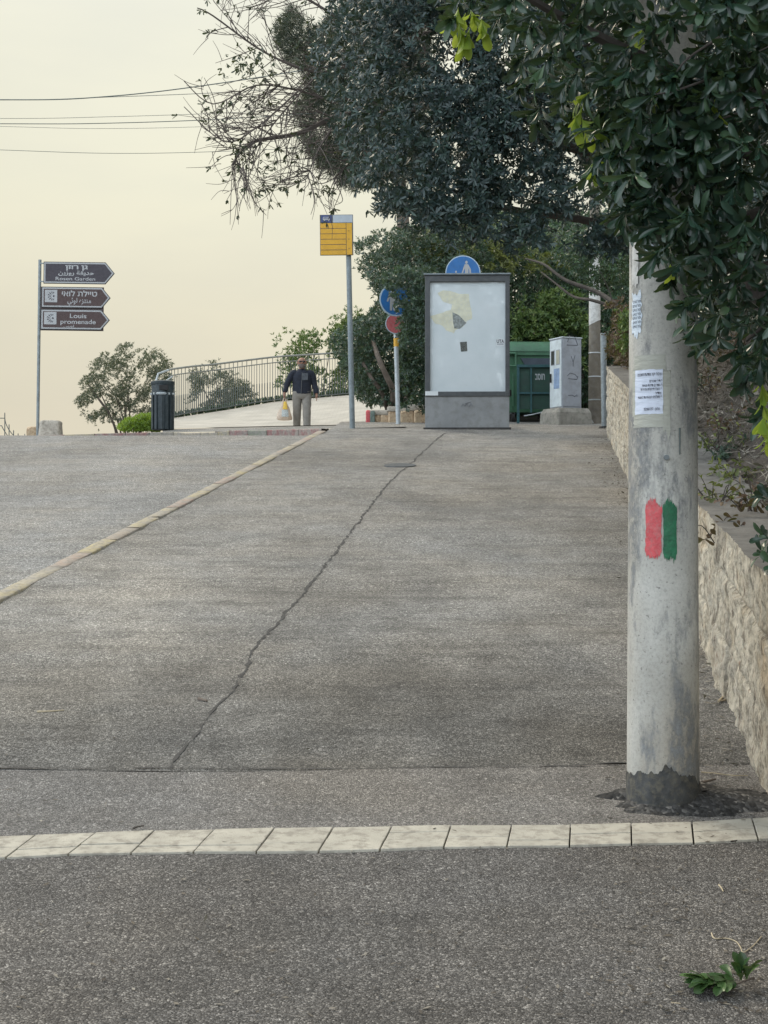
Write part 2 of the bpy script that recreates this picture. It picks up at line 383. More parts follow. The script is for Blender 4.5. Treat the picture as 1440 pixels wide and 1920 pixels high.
M['greenp'] = plain('green_paint', (.012, .125, .055), .6, var=.3, scale=30, bump=.5, bscale=90, dirt=(.02, .06, .04), dirt_amt=.4)
def paperm(name, col):
    m = NT(name); m.set('Base Color', m.ramp(m.noise(30, 5), [(.3, tuple(c * .9 for c in col)), (.7, col)])); m.set('Roughness', .55)
    m.bump(m.noise(38, 4, .5, m.obj((.5, .5, 1.6))), .8, .006); return m.m
M['paper'] = paperm('crumpled_paper', (.62, .67, .78)); M['tape'] = paperm('yellowed_tape', (.40, .40, .345)); M['oldpaper'] = paperm('old_paper', (.60, .68, .76))
M['ink'] = plain('ink', (.045, .05, .07), .8, var=.1)
M['inkl'] = plain('faded_ink', (.16, .19, .24), .8, var=.1)
M['brown'] = plain('brown_sign', (.055, .030, .028), .55, var=.12, scale=8, dirt=(.08, .055, .05), dirt_amt=.3)
M['plum'] = plain('dark_plum_sign', (.038, .032, .043), .55, var=.12, scale=8, dirt=(.06, .05, .06), dirt_amt=.3)
M['signedge'] = plain('sign_edge', (.055, .055, .055), .5, var=.1)
M['signwhite'] = plain('sign_white', (.36, .37, .38), .5, var=.08, scale=8)
M['yellow'] = plain('stop_yellow', (.62, .34, .02), .5, var=.08, scale=8, dirt=(.5, .27, .03), dirt_amt=.4)
M['navy'] = plain('stop_navy', (.035, .06, .18), .5, var=.1)
M['palegrey'] = plain('stop_grey', (.40, .45, .50), .5, var=.08, scale=9)
M['blue'] = plain('sign_blue', (.018, .13, .37), .45, var=.12, scale=9, dirt=(.05, .15, .30), dirt_amt=.3)
M['rim'] = plain('sign_rim', (.40, .50, .58), .5, var=.1)
M['redsign'] = plain('sign_red', (.45, .09, .10), .5, var=.2, scale=20, dirt=(.4, .25, .25), dirt_amt=.5)
M['band'] = plain('yellow_band', (.60, .33, .03), .55, var=.15, scale=14)
M['frame'] = plain('dark_grey_frame', (.075, .082, .088), .45, .2, var=.15, scale=6, dirt=(.12, .125, .125), dirt_amt=.4)
M['plinth'] = plain('grey_plinth', (.235, .245, .25), .65, var=.14, scale=4, bump=.2, bscale=60, dirt=(.17, .17, .165), dirt_amt=.5)
_m = NT('blank_poster_behind_glass')
c = _m.ramp(_m.noise(3, 7, .6), [(.3, (.55, .62, .65)), (.7, (.61, .67, .70))])
c = _m.mix(_m.ramp(_m.noise(22, 8, .7), [(.58, 0.), (.72, .4)]), c, (.50, .54, .56))
_m.set('Base Color', c); _m.set('Roughness', .5); _m.set('Coat Weight', .7); _m.b.inputs['Coat IOR'].default_value = 2.0; _m.b.inputs['Coat Roughness'].default_value = .03
M['poster'] = _m.m
M['torn'] = plain('torn_yellowed_paper', (.60, .60, .47), .6, var=.12, scale=12, dirt=(.52, .55, .52), dirt_amt=.5)
M['torngrey'] = plain('torn_grey_print', (.22, .245, .24), .6, var=.5, scale=30)
M['sticker'] = plain('dark_sticker', (.06, .065, .06), .6, var=.8, scale=40, dirt=(.25, .27, .26), dirt_amt=.5)
M['label'] = plain('white_label', (.62, .66, .68), .5, var=.06)
M['scrawl'] = plain('grey_scrawl', (.17, .18, .20), .7, var=.2)
M['bin'] = plain('green_plastic', (.045, .135, .075), .5, var=.18, scale=5, dirt=(.06, .115, .08), dirt_amt=.5)
M['bindark'] = plain('dark_green_panel', (.018, .06, .045), .6, var=.2, scale=5, dirt=(.03, .055, .05), dirt_amt=.5)
M['binshade'] = plain('recess_shade', (.045, .062, .085), .6, var=.2, scale=6)
M['rubber'] = plain('black_rubber', (.02, .02, .02), .8)
M['teal'] = plain('teal_steel', (.025, .085, .095), .55, .1, var=.2, scale=8)
M['cab'] = plain('cabinet_grey', (.36, .385, .43), .6, var=.1, scale=4, dirt=(.28, .29, .31), dirt_amt=.5)
M['cablit'] = plain('cabinet_lit', (.60, .67, .70), .55, var=.1, scale=5, dirt=(.45, .5, .52), dirt_amt=.5)  # paler copy of the grey, painting in the light on left face and roof
M['window'] = plain('meter_window', (.05, .055, .05), .2)
M['meter'] = plain('meter_face', (.42, .42, .34), .5)
M['bluep'] = plain('blue_poster', (.25, .35, .52), .6, var=.25, scale=12)
M['litterbin'] = plain('black_green_plastic', (.022, .034, .04), .55, var=.25, scale=8, dirt=(.07, .085, .09), dirt_amt=.4)
M['strap'] = plain('grey_strap', (.36, .40, .42), .5)
M['fence'] = plain('grey_green_steel', (.10, .115, .11), .55, .2, var=.2, scale=6, dirt=(.2, .21, .2), dirt_amt=.3)
M['railtop'] = plain('worn_rail', (.24, .25, .235), .5, .2, var=.2, scale=6)
M['cable'] = plain('cable', (.10, .125, .12), .7); M['cablep'] = plain('pale_cable', (.28, .28, .24), .7)
M['skin'] = plain('skin', (.27, .14, .095), .55, var=.1, scale=20)
M['jacket'] = plain('navy_fleece', (.012, .016, .028), .85, var=.3, scale=18, bump=.5, bscale=30)
M['patchg'] = plain('grey_chest_panel', (.07, .08, .095), .8, var=.3, scale=30)
M['zip'] = plain('zip', (.09, .095, .10), .5)
M['trousers'] = plain('beige_trousers', (.20, .187, .168), .85, var=.15, scale=14, bump=.6, bscale=14)
M['shoe'] = plain('white_shoe', (.55, .54, .52), .6)
M['beard'] = plain('grey_beard', (.11, .09, .08), .9, var=.3, scale=60)
M['glass'] = plain('dark_lens', (.01, .01, .012), .15)
_m = NT('thin_plastic_bag'); _m.set('Base Color', _m.ramp(_m.noise(9, 5), [(.3, (.55, .46, .38)), (.7, (.72, .64, .55))])); _m.set('Roughness', .35)
tr = _m.n('BsdfTranslucent'); tr.inputs[0].default_value = (.7, .6, .5, 1); ms = _m.n('MixShader'); ms.inputs[0].default_value = .45
_m.l(_m.b.outputs[0], ms.inputs[1]); _m.l(tr.outputs[0], ms.inputs[2]); _m.l(ms.outputs[0], _m.out.inputs[0]); _m.bump(_m.noise(16, 4), .8, .02); M['bag'] = _m.m
M['bagy'] = plain('yellow_print', (.62, .40, .05), .5, var=.2, scale=30); M['bagw'] = plain('grey_print', (.40, .43, .42), .5, var=.5, scale=50)
M['bark'] = plain('grey_bark', (.13, .105, .085), .9, var=.35, scale=9, bump=1, bscale=30)
M['barkd'] = plain('dark_bark', (.055, .047, .04), .9, var=.35, scale=9, bump=1, bscale=30)
M['twigm'] = plain('bare_twig', (.12, .10, .088), .85, var=.35, scale=3)
M['straw'] = plain('dry_stem', (.38, .32, .22), .8, var=.25, scale=12)
M['greyg'] = plain('grey_green_paint', (.13, .17, .15), .8, var=.3, scale=20, bump=.6, bscale=40)
L = {}
L['pitt'] = leafmat('glossy_pittosporum', (.014, .034, .025), (.028, .062, .040), (.055, .105, .050), .27, .14)
L['pittfar'] = leafmat('dark_pittosporum', (.018, .036, .038), (.030, .056, .054), (.054, .092, .074), .38, .12)
L['young'] = leafmat('yellow_green_leaf', (.15, .24, .03), (.24, .34, .05), (.34, .42, .08), .4, .5, (.5, .6, .06))
L['bush'] = leafmat('bush_leaf', (.028, .052, .042), (.045, .085, .056), (.075, .125, .065), .4, .18)
L['hedge'] = leafmat('hedge_leaf', (.024, .050, .036), (.042, .088, .048), (.08, .15, .06), .42, .2)
L['climb'] = leafmat('olive_leaf_patch', (.08, .10, .035), (.14, .165, .05), (.22, .24, .06), .45, .3)
L['bright'] = leafmat('bright_shrub_leaf', (.05, .10, .03), (.11, .18, .05), (.22, .29, .09), .45, .35)
L['olive'] = leafmat('grey_olive_leaf', (.075, .09, .065), (.12, .14, .095), (.21, .20, .13), .5, .25)
L['lime'] = leafmat('lime_hedge_leaf', (.08, .14, .02), (.14, .235, .03), (.22, .33, .06), .5, .35, (.5, .7, .04))
L['pine'] = leafmat('pine_needle', (.022, .033, .026), (.037, .051, .034), (.065, .078, .04), .6, .1)
L['sparse'] = leafmat('sparse_leaf', (.03, .045, .03), (.05, .07, .04), (.10, .10, .05), .45, .2)
L['sprig'] = leafmat('fallen_leaf', (.018, .045, .014), (.035, .08, .024), (.085, .15, .05), .3, .15)
L['dry'] = leafmat('dry_leaf', (.045, .036, .028), (.12, .10, .075), (.30, .28, .24), .75, .08)
L['rust'] = leafmat('rusty_leaf', (.06, .03, .02), (.11, .055, .035), (.14, .12, .05), .6, .2)

# ------------------------------------------------------------------ ground
def G(Y):
    Y = np.asarray(Y, float)
    return np.interp(Y, [-40, 5.16, 22.3, 27, 32, 60], [-3.24, .418, 2.802, 3.213, 3.60, 4.2])
def Gs(Y): return float(G(Y))
def gp(px, py):
    """ground point of the pavement under a pixel"""
    lo, hi = 1.0, 26.9
    for _ in range(60):
        mid = (lo + hi) / 2
        zr = CH + (960 - py) / F * mid
        if zr > Gs(mid): lo = mid
        else: hi = mid
    return Vector(((px - 720) / F * lo, lo, Gs(lo)))
KERB = lambda Y: -3.57 + .117 * Y
WALL = lambda Y: .80 + .12 * Y
def road_z(Y): return np.interp(Y, [-40, 5.16, 22.3, 26, 40], [-3.34, .318, 2.70, 2.868, 3.3])

Ys = np.concatenate([np.array([-3000, -600, -160, -60, -20]), np.arange(-10, 60, 2.), np.array([60, 75, 100, 160, 300, 800, 3000])])
Xs = np.concatenate([[-3000, -600, -120, -40], np.arange(-24, 24.1, 2.), [40, 120, 600, 3000]])
X2, Y2 = np.meshgrid(Xs, Ys, indexing='ij')
Z2 = np.interp(Y2, [-3000, -20, 5.16, 22.3, 26, 30, 45, 60, 100, 300, 3000], [-30, -2.1, .10, 2.35, 2.45, 2.3, 1.4, 0, -6, -30, -160])
Z2 = np.where(Y2 < -20, np.interp(-Y2, [20, 60, 160, 600, 3000], [-2.1, 3, 19, 50, 60]), Z2) + np.where(Y2 < -20, 4 * fbm(X2 * .05, Y2 * .05, 3, 5), 0)
ground = tag(mesh_np('ground', np.stack([X2, Y2, Z2], -1), grid_faces(len(Xs), len(Ys)), M['soil'], smooth=True), kind='structure')

def sheet(name, rows, mat, und=0., seed=0, kind='structure'):
    """rows: list of (Y, xl, xr, z) -> ground sheet"""
    U = 46; V = []
    for (Y, xl, xr, z) in rows:
        x = np.linspace(xl, xr, U); zz = np.full(U, z)
        if und: zz = zz + und * fbm(x * 1.1, np.full(U, Y * 1.6), 4, seed)
        V.append(np.stack([x, np.full(U, Y), zz], -1))
    return tag(mesh_np(name, np.array(V), grid_faces(len(rows), U), mat, smooth=True), kind=kind)

# paver strip laid across the mouth of the side street: pixel corners of the joints in the photograph
bot = [(-930, 1658), (-812, 1652), (-695, 1646), (-578, 1640), (-460, 1634), (-342, 1628), (-225, 1622), (-107, 1616), (10, 1612), (127, 1605), (245, 1603), (362, 1601), (480, 1601), (597, 1600), (712, 1597), (832, 1592), (950, 1590), (1068, 1589), (1184, 1586), (1301, 1584), (1422, 1577), (1541, 1568)]
top = [(-838, 1609), (-725, 1602), (-611, 1596), (-498, 1591), (-385, 1586), (-271, 1581), (-158, 1576), (-45, 1573), (67, 1569), (180, 1565), (290, 1561), (402, 1559), (515, 1556), (625, 1554), (735, 1552), (846, 1550), (959, 1550), (1070, 1550), (1183, 1547), (1297, 1544), (1410, 1537), (1522, 1529)]
B = [gp(*p) for p in bot]; T_ = [gp(*p) for p in top]
kb = MB()
for i in range(len(B) - 1):
    jx = random.uniform(.25, .55)
    a, b, c_, d = B[i], B[i + 1], T_[i + 1], T_[i]
    ex = (b - a).normalized() * random.uniform(.0018, .0032)
    for f0, f1 in (((0, jx), (jx, 1)) if random.random() < .8 else ((0, .36), (.36, .7), (.7, 1))) if True else ():
        p = [a.lerp(d, f0) + ex, b.lerp(c_, f0) - ex, b.lerp(c_, f1) - ex, a.lerp(d, f1) + ex]
        cut = .0022
        dy = (d - a).normalized() * cut
        p = [p[0] + dy, p[1] + dy, p[2] - dy, p[3] - dy]
        h = random.uniform(.006, .010)
        vs = [q - Vector((0, 0, .06)) for q in p] + [q + Vector((0, 0, h)) for q in p]
        kb.add(vs, [(0, 1, 2, 3), (4, 5, 6, 7), (0, 1, 5, 4), (1, 2, 6, 5), (2, 3, 7, 6), (3, 0, 4, 7)])
tag(kb.build('kerb_strip', M['paver'], bevel=.0025), kind='structure')
# sheets
def strip_Y(x, pts): return float(np.interp(x, [p.x for p in pts], [p.y for p in pts]))
U = 120; xs_ = np.linspace(-9, 3.0, U); V = []
for t in np.linspace(0, 1, 60):
    Yv = np.array([-6 + (strip_Y(x, B) + 6) * t for x in xs_]); V.append(np.stack([xs_, Yv, G(Yv) + .004 * fbm(xs_ * 2, Yv * 2, 3, 3)], -1))
tag(mesh_np('side_road', np.array(V), grid_faces(60, U), M['side'], smooth=True), kind='structure')
U = 160; xs_ = np.linspace(-9.0, 1.75, U); V = []
JY = lambda x: 5.63 + .035 * math.sin(x * 2.1) + (.05 if x > .3 else 0) * (x - .3)
for t in np.linspace(0, 1, 20):
    Yv = np.array([strip_Y(x, T_) + (JY(x) - strip_Y(x, T_)) * t for x in xs_]); V.append(np.stack([xs_, Yv, G(Yv) - .004 + .003 * fbm(xs_ * 2, Yv * 2, 3, 4)], -1))
tag(mesh_np('pavement', np.array(V), grid_faces(20, U), M['apron'], smooth=True), kind='structure')
U = 90; V = []
yy = np.concatenate([np.arange(5.63, 12, .06), np.arange(12, 27.6, .12)])
for k, Y in enumerate(yy):
    right = WALL(Y) + .1 if Y < 21.4 else min(8, WALL(21.4) + .1 + (Y - 21.4) * 6)
    left = KERB(Y) + .123 if Y < 22.4 else KERB(22.4) + .123
    x = np.linspace(left, right, U)
    Yv = np.array([JY(a) for a in x]) if k == 0 else np.full(U, Y)
    if 0 < k < 8: Yv = Yv + np.array([JY(a) - 5.63 for a in x]) * (1 - k / 8)
    und = .018 * fbm(x * .35, Yv * 2.6, 4, 9) + .006 * fbm(x * 3, Yv * 3, 3, 2)
    V.append(np.stack([x, Yv, G(Yv) + und], -1))
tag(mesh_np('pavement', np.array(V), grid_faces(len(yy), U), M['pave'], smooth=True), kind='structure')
U = 60; V = []
for Y in np.concatenate([np.arange(-6, 24.2, .3), [24.6, 25.2, 25.9, 26.6]]):
    x = np.linspace(-16, KERB(min(Y, 22.6)) + .02 if Y < 22.6 else max(-5.2, KERB(22.6) - (Y - 22.6) * 1.25), U)
    V.append(np.stack([x, np.full(U, Y), road_z(Y) + .02 * fbm(x * .5, np.full(U, Y * .9), 4, 21)], -1))
tag(mesh_np('road', np.array(V), grid_faces(len(V), U), M['road'], smooth=True), kind='structure')

# kerbs: chains of stones
def kerb(name, pts, width_dir, w, tints, h=.16, length=1.0):
    kv, kf, kt = [], [], []
    segs = []
    for a, b in zip(pts[:-1], pts[1:]):
        n = max(1, round((b - a).length / length))
        for i in range(n): segs.append((a.lerp(b, i / n), a.lerp(b, (i + 1) / n)))
    for i, (a, b) in enumerate(segs):
        d = (b - a).normalized(); a = a + d * .006; b = b - d * .006
        s = (width_dir - d * width_dir.dot(d)).normalized() * w; j = Vector((0, 0, random.uniform(-.0015, .0015)))
        n0 = len(kv); K = 5
        for k in range(K + 1):
            p = a.lerp(b, k / K) + j
            prof = [(0, -h), (0, -.02), (.0, -.006), (.05, .0), (.95, .001), (1, -.004), (1, -h)]
            for u, z in prof: kv.append(p + s * u + Vector((0, 0, z + .003 * random.uniform(-1, 1))))
        m = 7
        for k in range(K):
            for q in range(m - 1): kf.append((n0 + k * m + q, n0 + k * m + q + 1, n0 + (k + 1) * m + q + 1, n0 + (k + 1) * m + q))
        kt += [tints(i)] * ((K + 1) * m)
    return tag(mesh_np(name, [tuple(v) for v in kv], kf, M['kerb'], attr=kt), kind='structure')
kp = [Vector((KERB(Y), Y, Gs(Y) + .012)) for Y in np.arange(2, 22.45, .62)]
kerb('kerb', kp, Vector((1, 0, 0)), .125, lambda i: (.05, .2, .5, .12, .3, .55, .0, .45)[i % 8] + random.uniform(-.06, .06), .2, .62)
kp2 = [P(603, 803.5, 22.45), P(560, 804.5, 23.0), P(500, 806, 23.7), P(430, 807.5, 24.4), P(408, 810.5, 24.7), P(345, 811.5, 25.6), P(325, 809.5, 25.9), P(235, 811.5, 26.1), P(120, 815, 26.3), P(-40, 820, 26.5), P(-260, 826, 26.7)]
kt2 = [.8, .8, 1., .78, .05, .3, .35, .3, .35, .75, .8, .1, .7, .95, 1., .3, .4, .3, .4, .3, .4, .3]
kerb('kerb', kp2, Vector((0, 1, 0)), .18, lambda i: kt2[i % len(kt2)], .3, .62)

# plaza behind the far kerb
cols = [305, 330, 420, 510, 560, 600, 640, 690, 760]
rows = [(None, [812, 811, 809.5, 806.6, 805.4, 804.6, 803.5, 802.5, 801]),
        (27.4, [806, 805, 802.5, 800.6, 799.6, 798.9, 798.0, 797.0, 796]),
        (27.6, [806, 805, 802.4, 800.4, 799.4, 798.7, 797.8, 796.8, 796]),
        (34.0, [797, 800, 803, 806, 808, 806, 798, 786, 783]),
        (38.0, [788, 789, 786, 782, 780, 776, 772, 764, 760]),
        (None, [786, 783, 769.5, 754, 749, 745.5, 742, 738, 735])]
fY = [39.0, 39.3, 41.2, 43.0, 43.5, 44, 44.5, 45, 45.5]; kY = [26.4, 26.1, 24.7, 23.9, 23.2, 22.75, 22.6, 22.6, 22.6]
V = []
for k, (Y, py) in enumerate(rows):
    V.append([tuple(P(cols[i], py[i], Y if Y else (kY[i] if k == 0 else fY[i]))) for i in range(9)])
V = np.array(V)
V[2, :, 2] += .016
def densify(A, n):
    for ax in (0, 1):
        m = A.shape[ax]; t = np.linspace(0, m - 1, (m - 1) * n + 1); i = np.minimum(t.astype(int), m - 2); f = (t - i)
        sh = [1, 1, 1]; sh[ax] = -1
        A = np.take(A, i, ax) * (1 - f.reshape(sh)) + np.take(A, i + 1, ax) * f.reshape(sh)
    return A
pa = densify(V[:2], 6); pa[..., 2] += .004
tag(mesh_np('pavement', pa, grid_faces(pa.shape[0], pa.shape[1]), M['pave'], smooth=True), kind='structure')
pb = densify(V[2:], 6)
tag(mesh_np('plaza', pb, grid_faces(pb.shape[0], pb.shape[1]), M['plazam'], smooth=True), kind='structure')
# planting bed behind the crest on the right
V = []
for Y in np.arange(26.8, 42, .8):
    x = np.linspace(-.2 + (Y - 26.8) * .08, 14, 40)
    V.append(np.stack([x, np.full(40, Y), np.interp(Y, [26.8, 29, 42], [3.17, 3.45, 4.6]) + .05 * fbm(x, np.full(40, Y), 3, 8)], -1))
tag(mesh_np('planting_bed', np.array(V), grid_faces(len(V), 40), M['soil'], smooth=True), kind='structure')

# crack, dark asphalt round the pole, patches
def ribbon(name, pix, wid, mat, step=.05, lift=.004, rag=.6, wob=.010):
    pts = [gp(*p) for p in pix]; Lx = []
    for a, b in zip(pts[:-1], pts[1:]):
        n = max(2, int((b - a).length / step))
        Lx += [a.lerp(b, i / n) for i in range(n)]
    Lx.append(pts[-1]); V = []
    for i, p in enumerate(Lx):
        d = (Lx[min(i + 1, len(Lx) - 1)] - Lx[max(0, i - 1)]).normalized(); s = Vector((d.y, -d.x, 0)).normalized()
        off = wob * (.6 * math.sin(i * .37) + random.uniform(-1, 1)); ww = wid * random.uniform(1 - rag, 1 + rag)
        for q in (-1, 1):
            v = p + s * (off + q * ww / 2); V.append((v.x, v.y, Gs(v.y) + lift + float(.018 * fbm(v.x * .35, v.y * 2.6, 4, 9) + .006 * fbm(v.x * 3, v.y * 3, 3, 2))))
    n = len(Lx)
    return tag(mesh_np(name, V, [(2 * i, 2 * i + 1, 2 * i + 3, 2 * i + 2) for i in range(n - 1)], mat), kind='structure')
ribbon('pavement_crack', [(450, 1270), (480, 1215), (545, 1140), (600, 1075), (640, 1020), (690, 955), (730, 905), (775, 865), (812, 830), (835, 812)], .015, M['tar'], rag=.9)
ribbon('pavement_crack', [(318, 1440), (335, 1415), (352, 1396), (395, 1345), (430, 1300), (452, 1266)], .009, M['tar'], rag=.98)
ribbon('pavement_crack', [(-60, 1439), (120, 1440), (330, 1442), (700, 1440), (1000, 1436), (1175, 1431)], .007, M['tar'], .06, .005, .95, .006)
ribbon('pavement_crack', [(375, 1652), (400, 1662), (440, 1675), (480, 1681), (525, 1685)], .004, M['tar'], .03, .004, .9, .004)
def blob(name, px, py, rx, ry, mat, lift, h=0., seed=1):
    c = gp(px, py); V = []; nr, na = 10, 48
    for i in range(nr):
        for k in range(na):
            t = 2 * math.pi * k / na; q = (i + 1) / nr
            rr = q * (1 + .55 * float(fbm(math.cos(t) * 2.2 + seed, math.sin(t) * 2.2, 4, seed)))
            x = c.x + math.cos(t) * rx * rr; y = c.y + math.sin(t) * ry * rr
            V.append((x, y, Gs(y) + lift + h * (1 - q ** 2) * (1 + .5 * float(fbm(x * 14, y * 14, 3, 4)))))
    Fc = [(i * na + k, i * na + (k + 1) % na, (i + 1) * na + (k + 1) % na, (i + 1) * na + k) for i in range(nr - 1) for k in range(na)]
    return tag(mesh_np(name, V, Fc, mat, smooth=True), kind='structure')
blob('asphalt_patch', 1305, 1500, .36, .17, M['patch'], -.006, .05, 3)

# retaining wall -------------------------------------------------------------------------------
sv = np.arange(-1., 21.45, .0125); hv = np.linspace(0, 1, 52)
S, H = np.meshgrid(sv, hv, indexing='ij')
wh = np.interp(S, [0, 5.3, 7.7, 12, 15, 22], [.85, .826, .77, .9, 1.02, 1.02])
z = H * wh
course = np.floor(z / .30); blk = np.floor(S / .55 + course * .37 + .15 * np.sin(course * 5))
jr = np.minimum(np.abs((z / .30) % 1 - 0), np.abs(1 - (z / .30) % 1)) * .30
js = np.abs(((S / .55 + course * .37 + .15 * np.sin(course * 5)) % 1) - .5); js = (.5 - js) * .55
joint = np.clip(1 - np.minimum(jr, js) / .013, 0, 1)
rel = .010 * fbm(S * 6.5, z * 6, 4, 31) + .022 * fbm(S * 14, z * 12, 3, 37) + .010 * fbm(S * 40, z * 36, 2, 39) + .02 * (vnoise(blk * 3.1, course * 7.7, 5) - .5) - .030 * joint * (vnoise(S * 3, z * 3, 3) > .25)
hole = np.clip(fbm(S * 5, z * 2.2, 3, 77) - .42, 0, 1); rel -= .16 * hole
rel *= np.where(H > .97, .4, 1)
Vf = np.stack([WALL(S) - rel - .012 * H, S + .12 * rel, G(S) - .05 + z + (.05 + .012 * fbm(S * 7, S * 0, 3, 2)) * H], -1)
tv = np.linspace(0, .36, 9); S3, T3 = np.meshgrid(sv, tv, indexing='ij')
edge = Vf[:, -1]
Vt = np.stack([edge[:, None, 0] + T3, edge[:, None, 1] + 0 * T3, edge[:, None, 2] + .012 * fbm(S3 * 8, T3 * 8, 4, 6) * np.minimum(1, T3 * 30)], -1)
wall = empty('stone_wall', (2.0, 10, Gs(10)))
tag(wall, 'low retaining wall of rough cream limestone running uphill along the right edge of the pavement', 'wall')
def local(o, p): o.parent = p; o.matrix_parent_inverse = p.matrix_basis.inverted(); return o
local(mesh_np('wall_face', Vf, grid_faces(*S.shape)[:, ::-1], M['wall'], smooth=False), wall)
local(mesh_np('coping', Vt, grid_faces(*S3.shape)[:, ::-1], M['walltop'], smooth=True), wall)
ee = Vf[-1]; Ve = np.stack([ee, ee + np.array([.36, .02, 0])], 1); Ve[-1, 1, 2] = ee[-1, 2]
local(mesh_np('wall_end', Ve, grid_faces(52, 2), M['wall']), wall)
# bank of soil behind the wall
sb = np.arange(-3, 30, .25); db = np.linspace(.30, 7, 40)
S4, D4 = np.meshgrid(sb, db, indexing='ij')
wt = G(S4) + np.interp(S4, [0, 5.3, 7.7, 12, 15, 22], [.85, .826, .77, .9, 1.02, 1.02])
def bank_z(S, D):
    return G(S) + np.interp(S, [0, 5.3, 7.7, 12, 15, 22], [.85, .826, .77, .9, 1.02, 1.02]) - .06 + np.interp(D, [.3, 2.6, 7], [0, 1.75, 3.2])
Zb = bank_z(S4, D4) + .06 * fbm(S4 * 1.5, D4 * 1.5, 3, 14)
Zb = np.where(S4 > 21.4, Zb - np.clip((S4 - 21.4) * .5, 0, 1.1), Zb)
tag(mesh_np('bank', np.stack([WALL(S4) + D4, S4, Zb], -1), grid_faces(*S4.shape)[:, ::-1], M['soil'], smooth=True), kind='structure')
# ------------------------------------------------------------------ tall concrete pole in front
PX, PY = (1243 - 720) / F * 5.27, 5.27
pz = Gs(PY)
def pr(z): return .1325 - (z - pz) * .0052
pole = empty('utility_pole', (PX, PY, pz)); tag(pole, 'thick round concrete pole with flaking white paint and red and green painted stripes', 'pole')
PM = pole.location.copy()
rings = []
for i, zz in enumerate(np.concatenate([np.linspace(-.1, 2.6, 28), np.linspace(2.9, 7.5, 10)])):
    r = pr(zz + pz)
    rings.append([Vector((r * math.sin(t) * (1 + .008 * math.cos(4 * t)), -r * math.cos(t) * (1 + .008 * math.cos(4 * t)), zz)) for t in np.linspace(0, 2 * math.pi, 65)[:-1]])
MB().loft(rings).build('shaft', M['pole'], pole, smooth=True)
def pole_az(px):
    lo, hi = -1.30, 1.15
    for _ in range(50):
        a = (lo + hi) / 2; r_ = .131
        if 720 + F * (PX + r_ * math.sin(a)) / (PY - r_ * math.cos(a)) < px: lo = a
        else: hi = a
    return lo
def pole_patch(name, px0, px1, py0, py1, mat, off=.0018, rag=0., nu=14, nv=28, parent=None, shape=None, ax=None):
    a0 = pole_az(px0); a1 = pole_az(px1)
    z0 = CH + (960 - py1) / F * (PY - .12) - pz; z1 = CH + (960 - py0) / F * (PY - .12) - pz
    V = []
    for i in range(nu + 1):
        for j in range(nv + 1):
            u, v = i / nu, j / nv
            if shape: u2, v2 = shape(u, v)
            else: u2, v2 = u, v
            if rag: u2 += rag * float(fbm(u * 3 + a0 * 9, v * 11, 3, 5)) * (1 if i in (0, nu) else .0); v2 += rag * float(fbm(u * 9, v * 2 + a1 * 5, 3, 8)) * (1 if j in (0, nv) else 0)
            a = a0 + (a1 - a0) * u2; zz = z0 + (z1 - z0) * v2; r = pr(zz + pz) * (1 + .008 * math.cos(4 * a)) + off + .0006 * float(fbm(u * 6, v * 9, 2, 3))
            V.append((r * math.sin(a), -r * math.cos(a), zz))
    return mesh_np(name, V, grid_faces(nu + 1, nv + 1)[:, ::-1], mat, parent or pole, smooth=True)
bristle = [(random.uniform(-.05, .05), random.uniform(-.06, .06)) for _ in range(64)]
def oval(u, v):
    k = int(u * 30); lo, hi = bristle[k], bristle[k + 31]
    arch = .11 * abs(2 * u - 1) ** 3
    return u + .03 * math.sin(v * 9) * (u - .5), (v * (1 - 2 * arch) + arch) + (lo[0] if v < .5 else hi[1]) * abs(2 * v - 1) ** 3
pole_patch('red_stripe', 1209.5, 1240, 938, 1049, M['redp'], .0022, .08, nu=30, shape=oval)
pole_patch('green_stripe', 1243.5, 1269, 937, 1051, M['greenp'], .0024, .08, nu=30, shape=oval)
# bitumen foot with a torn top edge
V = []; na = 240
for k in range(na + 1):
    t = 2 * math.pi * k / na; hgt = .105 + .055 * float(fbm(math.cos(t) * 1.5 + 3, math.sin(t) * 1.5, 3, 12)) + .03 * float(fbm(t * 6, 0., 4, 2)) + .03 * math.exp(-((t - .12) / .35) ** 2) + .028 * math.exp(-((t - 6.1) / .3) ** 2) - .03 * math.exp(-((t - 1.1) / .4) ** 2)
    for j in range(7):
        zz = -.08 + (hgt + .08) * j / 6; r = pr(zz + pz) * (1 + .008 * math.cos(4 * t)) + .003; V.append((r * math.sin(t), -r * math.cos(t), zz))
mesh_np('foot_coating', V, grid_faces(na + 1, 7)[:, ::-1], M['bitumen'], pole, smooth=True)
pole_patch('tape_band', 1187, 1248, 664, 692, M['tape'], .0012, .06); pole_patch('tape_band', 1186, 1244, 775, 801, M['tape'], .0012, .06)
pole_patch('tape_band', 1243, 1257, 690, 812, M['tape'], .0014, .22); pole_patch('tape_band', 1184, 1190, 690, 780, M['tape'], .0014, .1)
notice = pole_patch('notice', 1189, 1243, 692, 776, M['paper'], .0022, .02)
pole_patch('old_flyer', 1180.5, 1200, 545, 624, M['oldpaper'], .0018, .25)
pole_patch('old_flyer', 1183, 1238, 404, 478, M['oldpaper'], .0016, .12)
pole_patch('old_flyer', 1181, 1194, 440, 530, M['whitew'], .0026, .1)
def pole_bend(px, py, off=.0040):
    a0 = pole_az(px); zz = CH + (960 - py) / F * (PY - .12) - pz
    def f(p):
        a = a0 + p.x / .131; r = pr(zz + pz + p.z) * (1 + .008 * math.cos(4 * a)) + off - p.y
        return Vector((r * math.sin(a), -r * math.cos(a), zz + p.z))
    return f
